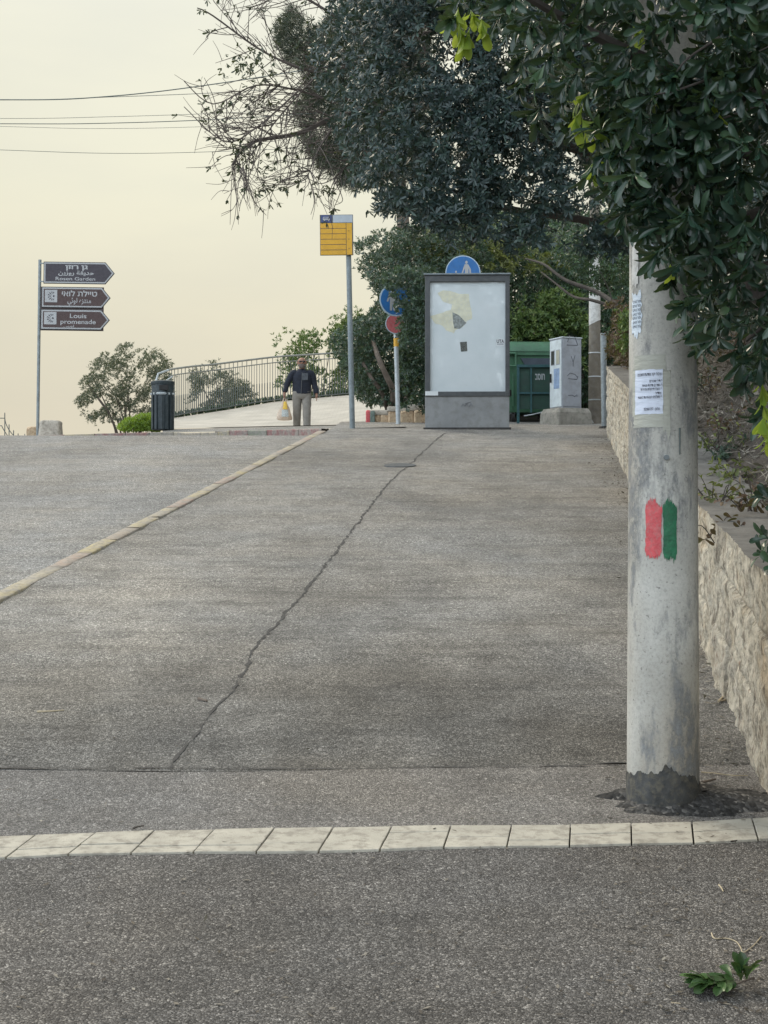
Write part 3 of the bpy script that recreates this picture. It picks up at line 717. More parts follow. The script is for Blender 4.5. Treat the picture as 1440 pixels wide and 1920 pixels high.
for py, px, wd, txt in ((703, 1215, .098, 'םינכשה תעדומ רקי רוביצ'), (716, 1229, .048, 'םירכש ריד *'), (724, 1221, .076, 'תויונפ תורידו םירדח *'), (731, 1219, .083, 'תוריהמו תולק תורבעה *'), (739, 1234, .022, 'רידאו'), (746, 1216, .096, 'תועש 2 דע תועצה םימלשמ *'), (768.5, 1221, .062, '0524681357 - ןופלט')):
    text_mesh('lettering', txt, .014 if py > 705 else .016, None, M['ink'], notice, wd, .0002, pole_bend(px, py - 2))
for py in (561, 569, 577, 585, 592, 600, 608):
    text_mesh('lettering', 'םיטרפ', .015, None, M['inkl'], pole, .045, .0002, pole_bend(1191, py, .003))
nb = MB(); nb.tube([Vector((.068, -pr(pz + 1.02) * .87 - .006, 1.62)), Vector((.071, -pr(pz + 1.02) * .87 - .004, 1.53)), Vector((.067, -pr(pz + 1.02) * .87 - .003, 1.49))], .003, 6)
_a = pole_az(1275); rr_ = .128
nb = MB().tube([Vector((rr_ * math.sin(_a), -rr_ * math.cos(_a) - .004, CH + (960 - y) / F * PY - pz)) for y in (806, 830, 855)], [.0035, .003, .002], 6); nb.build('wire_stub', M['cable'], pole)
_a = pole_az(1250)
MB().tube([Vector((.128 * math.sin(_a), -.128 * math.cos(_a) + .01, CH + (960 - 860) / F * PY - pz)), Vector((.14 * math.sin(_a), -.14 * math.cos(_a), CH + (960 - 860) / F * PY - pz))], [.011, .009], 10).build('bolt', M['steel'], pole)

# ------------------------------------------------------------------ bus stop flag
y0 = 22.5; b0 = P(661, 803, y0); s = F / y0
stop = empty('bus_stop_sign', (b0.x, b0.y, Gs(y0) - .02)); tag(stop, 'tall grey pole with a yellow and grey bus stop plate near its top', 'bus stop')
ln = -9 / 403.
top_h = 402 / s
MB().tube([Vector((0, 0, -.1)), Vector((ln * top_h, 0, top_h))], [.044, .042], 14).build('pole', M['steelb'], stop, smooth=True)
MP = Matrix.Translation(Vector((ln * top_h - .265 + .09, -.062, top_h - .32))) @ Matrix.Rotation(R(-.6), 4, 'Y')
MB().box((0, 0, 0), (.525, .035, .64), M=MP).build('plate', M['frame'], stop, bevel=.004)
MB().box((.10, -.0205, .252), (.31, .006, .118), M=MP).build('header', M['palegrey'], stop)
hb = MB().box((-.158, -.0215, .252), (.165, .008, .118), M=MP).build('logo_panel', M['navy'], stop)
ib = MB(); ib.prism([(-.05, -.015), (.05, -.015), (.055, .0), (.052, .03), (.04, .034), (-.05, .034), (-.056, .02), (-.056, -.01)], -.0262, -.0258, MP @ Matrix.Translation((-.158, 0, .25)))
for dx in (-.032, .032): ib.prism([(dx + .013 * math.cos(t), -.017 + .013 * math.sin(t)) for t in np.linspace(0, 6.283, 13)[:-1]], -.0266, -.0262, MP @ Matrix.Translation((-.158, 0, .25)))
ib.build('bus_symbol', M['signwhite'], hb)
iw = MB()
for dx in (-.035, -.012, .011, .034): iw.prism([(dx - .009, .008), (dx + .009, .008), (dx + .009, .025), (dx - .009, .025)], -.0269, -.0264, MP @ Matrix.Translation((-.158, 0, .25)))
iw.build('symbol_window', M['navy'], hb)
yp = MB().box((-.005, -.0205, -.065), (.50, .006, .50), M=MP).build('timetable_panel', M['yellow'], stop)
lb = MB()
for k in range(5): lb.box((-.05, -.0242, .185 - .085 * k - .083), (.405, .0016, .007), M=MP)
lb.box((.152, -.0243, -.065), (.007, .0016, .50), M=MP); lb.build('divider', M['ink'], yp)
for zz in (.06, -.07, -.22): MB().box((.195, -.0242, zz), (.012, .0016, .012), M=MP).build('mark', M['ink'], yp)
for dz in (.2, .5): MB().box((ln * top_h, -.035, top_h - dz), (.11, .04, .03)).build('clamp', M['steel'], stop)

# ------------------------------------------------------------------ advertising display
y0 = 22.2; s = F / y0; a0 = P(876.5, 806, y0); gz = a0.z
adv = empty('poster_display', (a0.x, a0.y + .14, gz), (0, 0, R(-2))); tag(adv, 'free standing glazed poster cabinet with a blank torn poster, on a grey plinth', 'poster display')
def ax(px): return (px - 876.5) / s
def az(py): return (806 - py) / s
W_, D_ = 158 / s, .26
MB().box((0, 0, az(773)), (W_, D_, 66 / s * 1.0 + .04)).build('plinth', M['plinth'], adv, bevel=.006)
MB().box((0, 0, .012), (W_ + .05, D_ + .06, .05)).build('contact_shadow', M['tar'], adv)  # added dark strip that stands in for the cabinet's contact shadow
fr = MB(); t0, t1 = az(516), az(743)
for (x0, x1, z0, z1) in ((797.5, 807, 743, 516), (948, 956, 743, 516), (807, 948, 743, 734), (807, 948, 528, 516)):
    fr.box((ax((x0 + x1) / 2), -.02, az((z0 + z1) / 2)), ((x1 - x0) / s, D_, abs(z1 - z0) / s - .002))
fr.build('frame', M['frame'], adv, bevel=.006)
MB().box((0, .04, az(630)), (W_ - .06, .14, 220 / s)).build('back_case', M['frame'], adv)
MB().box((ax(876.5), -.02, az(514.5) + .004), (163 / s, D_ + .05, .024)).build('cap', M['steelb'], adv, bevel=.004)
FY = -D_ / 2
po = MB().box((ax(877.5), FY + .035, az(631)), (142 / s, .02, 207 / s)).build('poster', M['poster'], adv)
def flat(name, pix, lift, mat, parent, rag=0):
    o = [(ax(x), az(y)) for x, y in pix]
    if rag:
        q = []
        for (x1, z1), (x2, z2) in zip(o, o[1:] + o[:1]):
            n = max(1, int(math.hypot(x2 - x1, z2 - z1) / .03))
            for i in range(n): f = i / n; q.append((x1 + (x2 - x1) * f + random.uniform(-rag, rag), z1 + (z2 - z1) * f + random.uniform(-rag, rag)))
        o = q
    return MB().prism(o, FY + .025 - lift, FY + .026).build(name, mat, parent)
flat('torn_paper', [(821, 549), (832, 543), (845, 545), (862, 550), (880, 551), (882, 570), (886, 590), (886, 597), (877, 601), (868, 612), (855, 618), (851, 624), (838, 619), (830, 610), (816, 605), (807, 592), (822, 588), (846, 580), (848, 570), (832, 565)], .0015, M['torn'], po, .004)
flat('torn_scrap', [(849, 585), (861, 590), (875, 605), (863, 616), (852, 615), (850, 600)], .003, M['torngrey'], po, .002)
flat('sticker', [(863, 641), (876, 640), (877, 658), (865, 659)], .002, M['sticker'], po)
lab = flat('label', [(931, 635), (946.5, 635), (946.5, 648), (931, 648)], .002, M['label'], po)
text_mesh('lettering', 'UTA', .075, Matrix.Translation((ax(938.5), FY + .0222, az(640))), M['ink'], lab, .115, .0004, bold=.002)
MB().box((ax(938.5), FY + .0225, az(645)), (.10, .001, .012)).build('lettering', M['inkl'], lab)
MB().box((ax(810), FY - .024, az(737.5)), (24 / s, .008, 8 / s)).build('label', M['label'], adv)
sb_ = MB()
for st_ in ([(866, 762), (869, 757), (872, 762), (875, 757), (878, 761)], [(872, 757), (884, 753)], [(880, 763), (884, 756), (886, 762)]):
    sb_.tube([Vector((ax(x), -D_ / 2 - .002, az(y))) for x, y in st_], .006, 5)
sb_.build('scrawl', M['scrawl'], adv)
MB().box((ax(957) + .01, -.02, az(736)), (.03, .05, .10)).build('lock', M['rubber'], adv)

# ------------------------------------------------------------------ round traffic signs
def disc(r, y0_, y1_, n=40, M_=None): return MB().prism([(r * math.cos(t), r * math.sin(t)) for t in np.linspace(0, 2 * math.pi, n + 1)[:-1]], y0_, y1_, M_)
y0 = 25.5; s = F / y0; b0 = P(747, 795.5, y0)
ts = empty('traffic_sign', (b0.x, b0.y, b0.z)); tag(ts, 'pale post with a yellow band, its blue and red round signs half hidden in shrubs', 'traffic sign')
hh = 235 / s
MB().tube([Vector((0, 0, -.1)), Vector((-.06, 0, hh))], .042, 12).build('pole', M['steelp'], ts, smooth=True)
MB().tube([Vector((-.036, 0, (795.5 - 650) / s)), Vector((-.04, 0, (795.5 - 634) / s))], .047, 12).build('band', M['band'], ts, smooth=True)
Mb = Matrix.Translation(((742 - 747) / s, -.07, (795.5 - 563) / s)) @ Matrix.Rotation(R(12), 4, 'Z')
bd = disc(.30, -.006, .006, 40, Mb).build('blue_disc', M['rim'], ts)
disc(.275, -.009, -.0055, 40, Mb).build('disc_face', M['blue'], bd)
ped = MB()
def figure(mb, k, Mx, y=-.0125):
    for o in ([(-.03, .14), (0, .17), (.03, .14), (.03, .12), (0, .10), (-.03, .12)], [(-.06, .09), (.06, .09), (.10, -.03), (.075, -.04), (.045, .03), (.045, -.18), (.01, -.18), (0, -.04), (-.01, -.18), (-.045, -.18), (-.045, .03), (-.075, -.04), (-.10, -.03)]):
        mb.prism([(x * k, z * k) for x, z in o], y, y + .003, Mx)
figure(ped, 1.1, Mb @ Matrix.Translation((-.06, 0, 0))); ped.build('pedestrian_symbol', M['signwhite'], bd)
Mr = Matrix.Translation(((741 - 747) / s, -.065, (795.5 - 608) / s)) @ Matrix.Rotation(R(12), 4, 'Z')
rd = disc(.18, -.006, .006, 36, Mr).build('red_disc', M['rim'], ts); disc(.165, -.009, -.0055, 36, Mr).build('disc_face', M['redsign'], rd)
y0 = 24.6; s = F / y0; b0 = P(868, 797, y0); gz = Gs(y0)
ts = empty('traffic_sign', (b0.x, b0.y, gz)); tag(ts, 'blue round pedestrian sign whose upper half shows above the poster display', 'traffic sign')
hz = CH + (960 - 512) / F * y0 - gz
MB().tube([Vector((0, .05, -.1)), Vector((0, .05, hz + .1))], .042, 12).build('pole', M['steelp'], ts, smooth=True)
Mb = Matrix.Translation((0, 0, hz))
bd = disc(.305, -.006, .006, 40, Mb).build('blue_disc', M['rim'], ts); disc(.288, -.009, -.0055, 40, Mb).build('disc_face', M['blue'], bd)
ped = MB()
for o in ([(.022 * math.cos(t) + .06, .185 + .028 * math.sin(t)) for t in np.linspace(0, 6.283, 13)[:-1]], [(.03, .15), (.06, .155), (.09, .15), (.135, .07), (.145, -.02), (.115, -.03), (.105, .05), (.095, .08), (.095, -.2), (.03, -.2), (.035, .08), (.015, .04), (-.005, -.03), (-.03, -.02), (.0, .07)],
          [(-.12 + .016 * math.cos(t), .02 + .02 * math.sin(t)) for t in np.linspace(0, 6.283, 11)[:-1]], [(-.15, -.01), (-.09, -.01), (-.07, -.10), (-.10, -.2), (-.14, -.2), (-.17, -.1)]):
    ped.prism(o, -.0125, -.0095, Mb)
ped.build('pedestrian_symbol', M['signwhite'], bd)

# ------------------------------------------------------------------ dumpster, guard frame, cabinet, second pole, bollard
y0 = 27.0; s = F / y0; b0 = P(1008, 789, y0); gz = Gs(y0) - .01
dum = empty('waste_container', (b0.x, y0 + .5, gz), (0, 0, R(3))); tag(dum, 'large green plastic wheeled waste container with a domed lid beside the poster display', 'waste container')
hw = .68
def rring(w, d, z, r=.1, n=4, yo=0):
    o = []
    for cx, cy, a in ((w - r, -d + r, -90), (w - r, d - r, 0), (-w + r, d - r, 90), (-w + r, -d + r, 180)):
        for k in range(n + 1): t = R(a + 90 * k / n); o.append(Vector((cx + r * math.cos(t), cy + r * math.sin(t) + yo, z)))
    return o
MB().loft([rring(hw * .86, .42, .20), rring(hw * .90, .45, .30), rring(hw * .97, .50, 1.0), rring(hw, .53, 1.28)]).build('body', M['bin'], dum, smooth=True)
MB().loft([rring(hw + .03, .56, 1.27), rring(hw + .03, .56, 1.36)]).build('rim', M['bin'], dum, bevel=.01)
lid = []
for k in range(6):
    t = k / 5; lid.append(rring((hw + .045) * math.cos(t * .55), .575 * math.cos(t * .9), 1.345 + .21 * math.sin(t * 1.5), .1))
MB().loft(lid).build('lid', M['bin'], dum, smooth=True)
mb_ = MB(); mb_.prism([(-.36, 1.22), (.38, 1.22), (.17, .82), (-.10, .82)], -.545, -.46); mb_.build('recess_shade_wedge', M['binshade'], dum)  # solid wedge coloured dark for the shade inside the recess
for sx in (-1, 1):
    mb_ = MB(); x = sx * (hw - .06); mb_.tube([Vector((x + sx * .04, -.6, 1.30)), Vector((x - sx * .16, -.6, 1.30)), Vector((x - sx * .16, -.6, 1.06)), Vector((x + sx * .04, -.6, 1.06))], .028, 8)
    mb_.build('handle', M['bin'], dum)
for sx in (-1, 1):
    for sy in (-1, 1):
        wb = MB().tube([Vector((sx * .48 - .03, sy * .34, .10)), Vector((sx * .48 + .03, sy * .34, .10))], .10, 16); wh_ = wb.build('wheel', M['rubber'], dum, smooth=True)
        MB().box((sx * .48, sy * .34, .19), (.10, .08, .04)).build('bracket', M['steel'], wh_)
rb = MB()
for k in range(5): rb.box((-.5 + .25 * k, -.478 - .012, .62), (.03, .03, .62))
rb.build('rib', M['bin'], dum)
y1 = 26.2; s = F / y1; b1 = P(1006, 793, y1); gz1 = Gs(y1)
gd = empty('bin_guard', (b1.x, y1, gz1)); tag(gd, 'dark teal steel frame with mesh infill standing in front of the green waste container', 'guard frame')
x0, x1, ht = (971.5 - 1006) / s, (1062 - 1006) / s, (793 - 686) / s
fb = MB(); fb.box((x0, 0, ht / 2 - .03), (.045, .045, ht + .06)); fb.build('post', M['teal'], gd); MB().box((x1, 0, ht / 2 - .03), (.045, .045, ht + .06)).build('post', M['teal'], gd)
fb = MB(); fb.box(((x0 + x1) / 2, 0, ht), (x1 - x0 + .05, .05, .05)); fb.box(((x0 + x1) / 2, 0, ht - .50), (x1 - x0 - .05, .035, .035)); fb.build('rail', M['teal'], gd)
MB().box((x0 + .24, 0, ht / 2 + .08), (.03, .03, ht - .22)).build('bar', M['teal'], gd)
pn = MB().box(((x0 + x1) / 2, .032, ht / 2 + .12), (x1 - x0 - .05, .008, ht - .28)).build('infill_panel', M['bindark'], gd)
text_mesh('lettering', 'בסוח', .17, Matrix.Translation(((1013 - 1006) / s, .025, (793 - 706) / s)), M['strap'], pn, .18, .001, bold=.006)
MB().tube([Vector(((982 - 1006) / s, -.04, (793 - 780) / s)), Vector(((1000 - 1006) / s, -.04, (793 - 777) / s)), Vector(((1028 - 1006) / s, -.04, (793 - 770) / s))], .012, 8).build('push_bar', M['steelp'], gd)

y0 = 25.3; s = F / y0; b0 = P(1064, 793, y0); gz = Gs(y0)
cab = empty('utility_cabinet', (b0.x, y0 + .25, b0.z - .0)); tag(cab, 'pale grey electrical cabinet with two meter windows, on a rough concrete block', 'utility cabinet')
ch, ct = (793 - 765) / s, (793 - 633) / s
MC = Matrix.Rotation(R(24), 4, 'Z')
w1, d1 = .40, .42
def cb(c, d): return MB().box(c, d, M=MC)
MB().loft([[MC @ v for v in rring(.36, .34, -.06, .03, 2)], [MC @ v for v in rring(.35, .33, ch * .7, .04, 2)], [MC @ v for v in rring(.31, .29, ch, .04, 2)]]).build('base_block', M['concrete'], cab, smooth=False)
cb((0, 0, (ch + ct) / 2), (w1, d1, ct - ch)).build('body', M['cab'], cab, bevel=.008)
cb((0, 0, ct + .006), (w1 + .03, d1 + .03, .02)).build('roof', M['cablit'], cab, bevel=.004)
dr = cb((-w1 / 2 - .007, 0, (ch + ct) / 2), (.012, d1 - .03, ct - ch - .06)).build('door', M['cablit'], cab, bevel=.003)
for sy in (.09, -.09): 
    wf = cb((-w1 / 2 - .014, sy, ct - .34), (.006, .13, .27)).build('window', M['cab'], dr); 
for sy, m_ in ((.09, 'window'), (-.09, 'meter')): cb((-w1 / 2 - .018, sy, ct - .34), (.004, .10, .24)).build('pane', M[m_], dr)
cb((-w1 / 2 - .014, -.04, ct - .72), (.004, .19, .36)).build('poster', M['bluep'], dr)
MB().tube([MC @ Vector((-w1 / 2 - .03, .14, ct - .62)), MC @ Vector((-w1 / 2 - .035, .13, ct - .78))], .014, 8).build('handle', M['rubber'], dr)
dr2 = cb((0, -d1 / 2 - .006, (ch + ct) / 2), (w1 - .03, .010, ct - ch - .06)).build('side_panel', M['cab'], cab, bevel=.003)
for st_ in ([(-.10, .55), (-.05, .66), (.06, .64), (.12, .50)], [(-.02, .30), (.02, .20), (.02, .12)], [(.06, .32), (.02, .20)], [(-.10, -.05), (-.04, .0), (.06, -.02), (.12, -.08)], [(-.08, -.10), (.10, -.11), (.12, -.05)], [(-.08, -.40), (.0, -.39), (.05, -.42), (.10, -.38), (.10, -.42)], [(-.11, .50), (.1, .50)]):
    MB().tube([MC @ Vector((x, -d1 / 2 - .0115, (ch + ct) / 2 + z_)) for x, z_ in st_], .0075, 5).build('scrawl', M['scrawl'], dr2)

y0 = 26.0; s = F / y0; b0 = P(1115, 793, y0)
p2 = empty('utility_pole', (b0.x, y0, b0.z - .02)); tag(p2, 'brown grey concrete pole with a whitewashed upper length behind the steel bollard', 'pole')
hw_ = (793 - 603) / s
rr = lambda z_: .118 - .0078 * z_
MB().loft([[Vector((rr(z_) * math.cos(t), rr(z_) * math.sin(t), z_)) for t in np.linspace(0, 6.2832, 33)[:-1]] for z_ in (-.1, .5, 1, 1.5, 2, 3, 5, 7)]).build('shaft', M['pole2'], p2, smooth=True)
MB().loft([[Vector((q * math.cos(t), q * math.sin(t), z_ + (.05 * math.cos(t) if z_ < 1.9 else 0))) for t in np.linspace(0, 6.2832, 33)[:-1]] for z_, q in ((hw_, rr(hw_) + .003), (2.1, rr(2.1) + .003), (3.6, rr(3.6) + .003))], False).build('whitewash', M['whitew'], p2, smooth=True)
V = []
for i in range(9):
    for j in range(9):
        a = -1.5 + (1.15 * (1 - j / 8) + .1) * i / 8; z_ = .01 + .24 * j / 8; q = rr(z_) + .003; V.append((q * math.sin(a), -q * math.cos(a), z_))
mesh_np('white_patch', V, grid_faces(9, 9)[:, ::-1], M['whitew'], p2, smooth=True)  # white triangle low on the left side of the shaft
for z_ in (1.29, .855, .43):
    MB().loft([[Vector((q * math.cos(t), q * math.sin(t), z_ + dz)) for t in np.linspace(0, 6.2832, 25)[:-1]] for dz, q in ((0, rr(z_) + .002), (.004, rr(z_) + .006), (.016, rr(z_) + .006), (.02, rr(z_) + .002))], False).build('strap', M['steelp'] if z_ < .5 else M['label'], p2)

y0 = 22.6; s = F / y0; b0 = P(1133.5, 803, y0)
bo = empty('bollard', (b0.x, y0, b0.z)); tag(bo, 'tall plain grey steel pipe standing at the far end of the stone wall', 'bollard')
hb_ = 178 / s
MB().loft([[Vector((r_ * math.cos(t) - .02 * z_ / hb_, r_ * math.sin(t), z_)) for t in np.linspace(0, 6.2832, 21)[:-1]] for z_, r_ in ((-.1, .05), (hb_ - .01, .05), (hb_, .045))]).build('pipe', M['steel'], bo, smooth=True)
MB().loft([rring(.11, .11, -.03, .05), rring(.08, .08, .03, .05)]).build('footing', M['patch'], bo)

# ------------------------------------------------------------------ manhole cover
g = gp(750, 873)
mh = MB().loft([[Vector((r_ * math.cos(t), r_ * math.sin(t), z_ + .139 * r_ * math.sin(t))) for t in np.linspace(0, 6.2832, 33)[:-1]] for r_, z_ in ((.19, -.02), (.19, .003), (.18, .005))]).build('manhole_cover', M['frame'])
mh.location = g + Vector((0, 0, .006)); tag(mh, 'small dark round cover set in the pavement beside the long crack', 'manhole cover')

# ------------------------------------------------------------------ tourist direction signs
y0 = 26.6; s = F / y0; b0 = P(70.5, 824, y0)
dsn = empty('direction_sign', (b0.x, y0, b0.z), (0, R(.75), 0)); tag(dsn, 'grey post carrying three dark arrow shaped direction boards in three languages', 'direction sign')
hp = (824 - 487) / s
MB().tube([Vector((0, 0, -.2)), Vector((0, 0, hp))], .030, 12).build('pole', M['steel'], dsn, smooth=True)
def board(name, x0, x1, xt, zt, zb, mat, m_edge=True):
    """arrow outline from x0 to shoulder x1 and tip xt"""
    def arrow(ins):
        h = (zt - zb) / 2; zc = (zt + zb) / 2; k = ins
        return [(x0 + k, zb + k), (x1 - k * .35, zb + k), (xt - k * 1.25, zc), (x1 - k * .35, zt - k), (x0 + k, zt - k)]
    o = MB().prism(arrow(0), -.045, -.015).build(name, M['signedge'], dsn, bevel=.003)
    MB().prism(arrow(.014), -.0490, -.0455).build('border', M['signwhite'], o)
    MB().prism(arrow(.014 + .026), -.0530, -.0494).build('face', mat, o)
    return o
X = lambda px: (px - 74) / s
Zs = lambda py: (824 - py) / s
MT = lambda px, py: Matrix.Translation((X(px), -.0535, Zs(py)))
B1 = board('board', X(82), X(198), X(215), Zs(491), Zs(532), M['plum'])
text_mesh('lettering', 'ןזור ןג', .115, MT(144, 501), M['signwhite'], B1, 42 / s, .001, bold=.004)
text_mesh('lettering', 'ﻦﻳزور ﺔﻘﻳﺪﺣ', .10, MT(143.5, 512), M['signwhite'], B1, 67 / s, .001, bold=.003)
text_mesh('lettering', 'Rosen Garden', .09, MT(142, 523), M['signwhite'], B1, 74 / s, .001, bold=.001)
MB().box((X(79), -.02, Zs(494)), (12 / s, .02, .02)).build('bracket', M['steel'], dsn); MB().box((X(79), -.02, Zs(528)), (12 / s, .02, .02)).build('bracket', M['steel'], dsn)
def emblem(px, py, parent):
    q = 11.6 / s; em = MB().box((X(px), -.0545, Zs(py)), (2 * q, .003, 2 * q)).build('emblem', M['signwhite'], parent, bevel=.0)
    eb = MB(); cx, cz = X(px + 5), Zs(py)
    eb.prism([(cx + .018 * math.cos(t), cz + .018 * math.sin(t)) for t in np.linspace(0, 6.283, 11)[:-1]], -.0575, -.0562)
    for k in range(8):
        a = R(92 + 25 * k); r0, r1 = .045, .118 - .012 * abs(k - 3.5)
        d, n_ = Vector((math.cos(a), math.sin(a))), Vector((-math.sin(a), math.cos(a)))
        eb.prism([(cx + d.x * r0 - n_.x * .002, cz + d.y * r0 - n_.y * .002), (cx + d.x * r1 - n_.x * .011, cz + d.y * r1 - n_.y * .011), (cx + d.x * r1 + n_.x * .011, cz + d.y * r1 + n_.y * .011), (cx + d.x * r0 + n_.x * .002, cz + d.y * r0 + n_.y * .002)], -.0575, -.0562)
    eb.build('viewpoint_symbol', M['plum'], em)
MB().box((X(136), -.012, Zs(578.5)), (118 / s, .012, 82 / s)).build('backing_plate', M['brown'], dsn)
B2 = board('board', X(79), X(192), X(208), Zs(538), Zs(577), M['brown'])
emblem(97, 555.5, B2)
text_mesh('lettering', 'יאול תלייט', .14, MT(150, 551), M['signwhite'], B2, 66 / s, .001, bold=.003)
text_mesh('lettering', 'ﻲﺋﻮﻟ هﺰﺘﻨﻣ', .125, MT(150, 564), M['signwhite'], B2, 44 / s, .001, bold=.002)
B3 = board('board', X(78), X(191), X(207), Zs(580), Zs(618), M['brown'])
emblem(96, 597, B3)
text_mesh('lettering', 'Louis', .115, MT(148, 592.5), M['signwhite'], B3, 31 / s, .001, bold=.0015)
text_mesh('lettering', 'promenade', .115, MT(148, 603.5), M['signwhite'], B3, 66 / s, .001, bold=.0015)
text_mesh('lettering', 'ﺲﻳﻮﻟ', .06, MT(131, 611.5), M['signwhite'], B3, 19 / s, .001, bold=.001)

def boulder(name, c, d, label, seed, mat='rock', rz=0., group=None, taper=.9):
    nu, nv = 26, 14; V = []
    for i in range(nu):
        for j in range(nv):
            t = 2 * math.pi * i / nu; ph = math.pi * j / (nv - 1)
            e_ = .28; cs = lambda v_: math.copysign(abs(v_) ** e_, v_)
            x = cs(math.cos(t)) * abs(math.sin(ph)) ** e_; y = cs(math.sin(t)) * abs(math.sin(ph)) ** e_; z_ = -cs(math.cos(ph))
            k = (1 + (taper - 1) * (z_ + 1) / 2) * (1 + .10 * float(fbm(x * 2 + seed, y * 2 + z_ * 1.7, 3, seed)))
            V.append((x * d[0] / 2 * k, y * d[1] / 2 * k, (z_ * (1 + .06 * float(fbm(x * 3, y * 3 + seed, 2, seed))) + 1) * d[2] / 2))
    Fc = [(i * nv + j, ((i + 1) % nu) * nv + j, ((i + 1) % nu) * nv + j + 1, i * nv + j + 1) for i in range(nu) for j in range(nv - 1)]
    o = mesh_np(name, V, Fc, M[mat], smooth=True); o.location = c; o.rotation_euler = (0, 0, rz)
    o.data.set_sharp_from_angle(angle=R(30))
    if label: tag(o, label, 'stone block', group)
    return o
boulder('stone_block', P(95.5, 824, 26.7) - Vector((0, 0, .06)), (.42, .40, .42), 'larger rough grey stone block right of the direction sign post', 3, group='stone blocks at the direction sign')
boulder('stone_block', P(63, 824, 26.9) - Vector((0, 0, .06)), (.24, .3, .30), 'smaller tan stone block around the foot of the direction sign post', 8, 'gold', group='stone blocks at the direction sign')

# ornamental fence at the far left edge
y0 = 30; s = F / y0; b0 = P(0, 828, y0)
of = empty('ornamental_fence', (b0.x, y0, b0.z)); tag(of, 'thin wrought iron scroll fence at the left edge beyond the road', 'fence')
fb = MB(); q = lambda px, py: Vector((px / s, 0, (828 - py) / s))
def arc(pts, n=10):
    out = []
    for i in range(len(pts) - 1):
        p0, p1, p2, p3 = pts[max(0, i - 1)], pts[i], pts[i + 1], pts[min(len(pts) - 1, i + 2)]
        for k in range(n):
            t = k / n; out.append(.5 * ((2 * p1) + (p2 - p0) * t + (2 * p0 - 5 * p1 + 4 * p2 - p3) * t * t + (3 * p1 - p0 - 3 * p2 + p3) * t ** 3))
    out.append(pts[-1]); return out
for pts in ([(9, 784), (11, 794), (17, 806), (25, 816), (34, 825)], [(3, 798), (7, 806), (13, 815), (21, 826)], [(-60, 784), (9, 784)], [(3, 798), (-2, 800), (-8, 812), (-18, 826)], [(-40, 790), (-20, 800), (-8, 815), (-2, 826)]):
    fb.tube(arc([q(*p) for p in pts], 6), .009, 6)
fb.build('scroll', M['fence'], of)
for px, t_ in ((9, 773), (17, 795), (25.5, 806), (34, 812), (46.5, 813), (-10, 770), (-28, 772), (-46, 772)):
    MB().tube([q(px, 832), q(px, t_ + 2), q(px, t_)], [.010, .010, .002], 6).build('upright', M['fence'], of)

# ------------------------------------------------------------------ litter bin
y0 = 27.2; s = F / y0; b0 = P(305, 806.5, y0)
lbn = empty('litter_bin', (b0.x, y0, b0.z)); tag(lbn, 'dark green black litter bin with a pale strap, at the left end of the railing', 'litter bin')
def bring(r, z_, n=24, k=.08): return [Vector((r * math.cos(t) * (1 + k * math.cos(4 * t)), r * math.sin(t) * (1 + k * math.cos(4 * t)), z_)) for t in np.linspace(0, 6.2832, n + 1)[:-1]]
MB().loft([bring(.185, 0), bring(.19, .05), bring(.20, .70), bring(.205, .92)]).build('body', M['litterbin'], lbn, smooth=True)
rb = MB()
for k in range(12):
    t = 2 * math.pi * k / 12; rb.box((.205 * math.cos(t), .205 * math.sin(t), .36), (.025, .055, .70), rz=t)
rb.build('stave', M['litterbin'], lbn, bevel=.004)
MB().loft([bring(.215, .665), bring(.225, .68), bring(.225, .70), bring(.215, .71)]).build('strap', M['strap'], lbn, smooth=True)
MB().loft([bring(.205, .86), bring(.215, .88), bring(.215, .93), bring(.15, .95)]).build('hood', M['litterbin'], lbn, smooth=True)
MB().box((.05, -.20, .80), (.17, .05, .10)).build('opening', M['rubber'], lbn, bevel=.01)

# ------------------------------------------------------------------ railing
fpx = [(316, 787, 38.8), (330, 783, 39.3), (365, 776.5, 40.2), (400, 771.5, 41), (460, 761.5, 42.2), (520, 753, 43), (580, 747.5, 43.8), (645, 742, 44.5), (700, 738, 45.1)]
fpts = [P(*p) for p in fpx]
fl = arc(fpts, 24)
cum = [0]
for a, b in zip(fl[:-1], fl[1:]): cum.append(cum[-1] + (b - a).length)
def along(t):
    i = min(len(fl) - 2, max(0, int(np.searchsorted(cum, t)) - 1)); f = (t - cum[i]) / max(1e-9, cum[i + 1] - cum[i]); return fl[i].lerp(fl[i + 1], min(1, f))
rail = empty('railing', fl[0]); tag(rail, 'long green grey steel railing curving along the back of the pale plaza', 'railing')
RH = 1.36; o0 = Vector(fl[0])
for name, zz, r_, m_ in (('top_rail', RH, .028, 'railtop'), ('middle_rail', RH - .17, .016, 'railtop'), ('bottom_rail', .06, .018, 'fence')):
    MB().tube([p - o0 + Vector((0, 0, zz)) for p in fl], r_, 8).build(name, M[m_], rail, smooth=True)
MB().tube([Vector((-.30, -.3, RH - .35)), Vector((-.25, -.2, RH - .12)), Vector((0, 0, RH))], .03, 8).build('end_rail', M['steelp'], rail, smooth=True)
MB().tube([Vector((-.1, -.3, RH - .42)), Vector((-.05, -.1, RH - .30)), Vector((.1, .05, RH - .17))], .022, 8).build('end_rail', M['steelp'], rail, smooth=True)
MB().box((-.25, -.25, .45), (.10, .10, 1.2)).build('end_post', M['fence'], rail)
nb_ = int(cum[-1] / .098); bal = None; tall = None
mL = MB(); mL.tube([Vector((0, 0, .05)), Vector((0, 0, RH - .17))], .0085, 6); mL.tube([Vector((0, 0, .05)), Vector((0, 0, .60)), Vector((0, 0, .62))], [.0155, .0155, .009], 6)
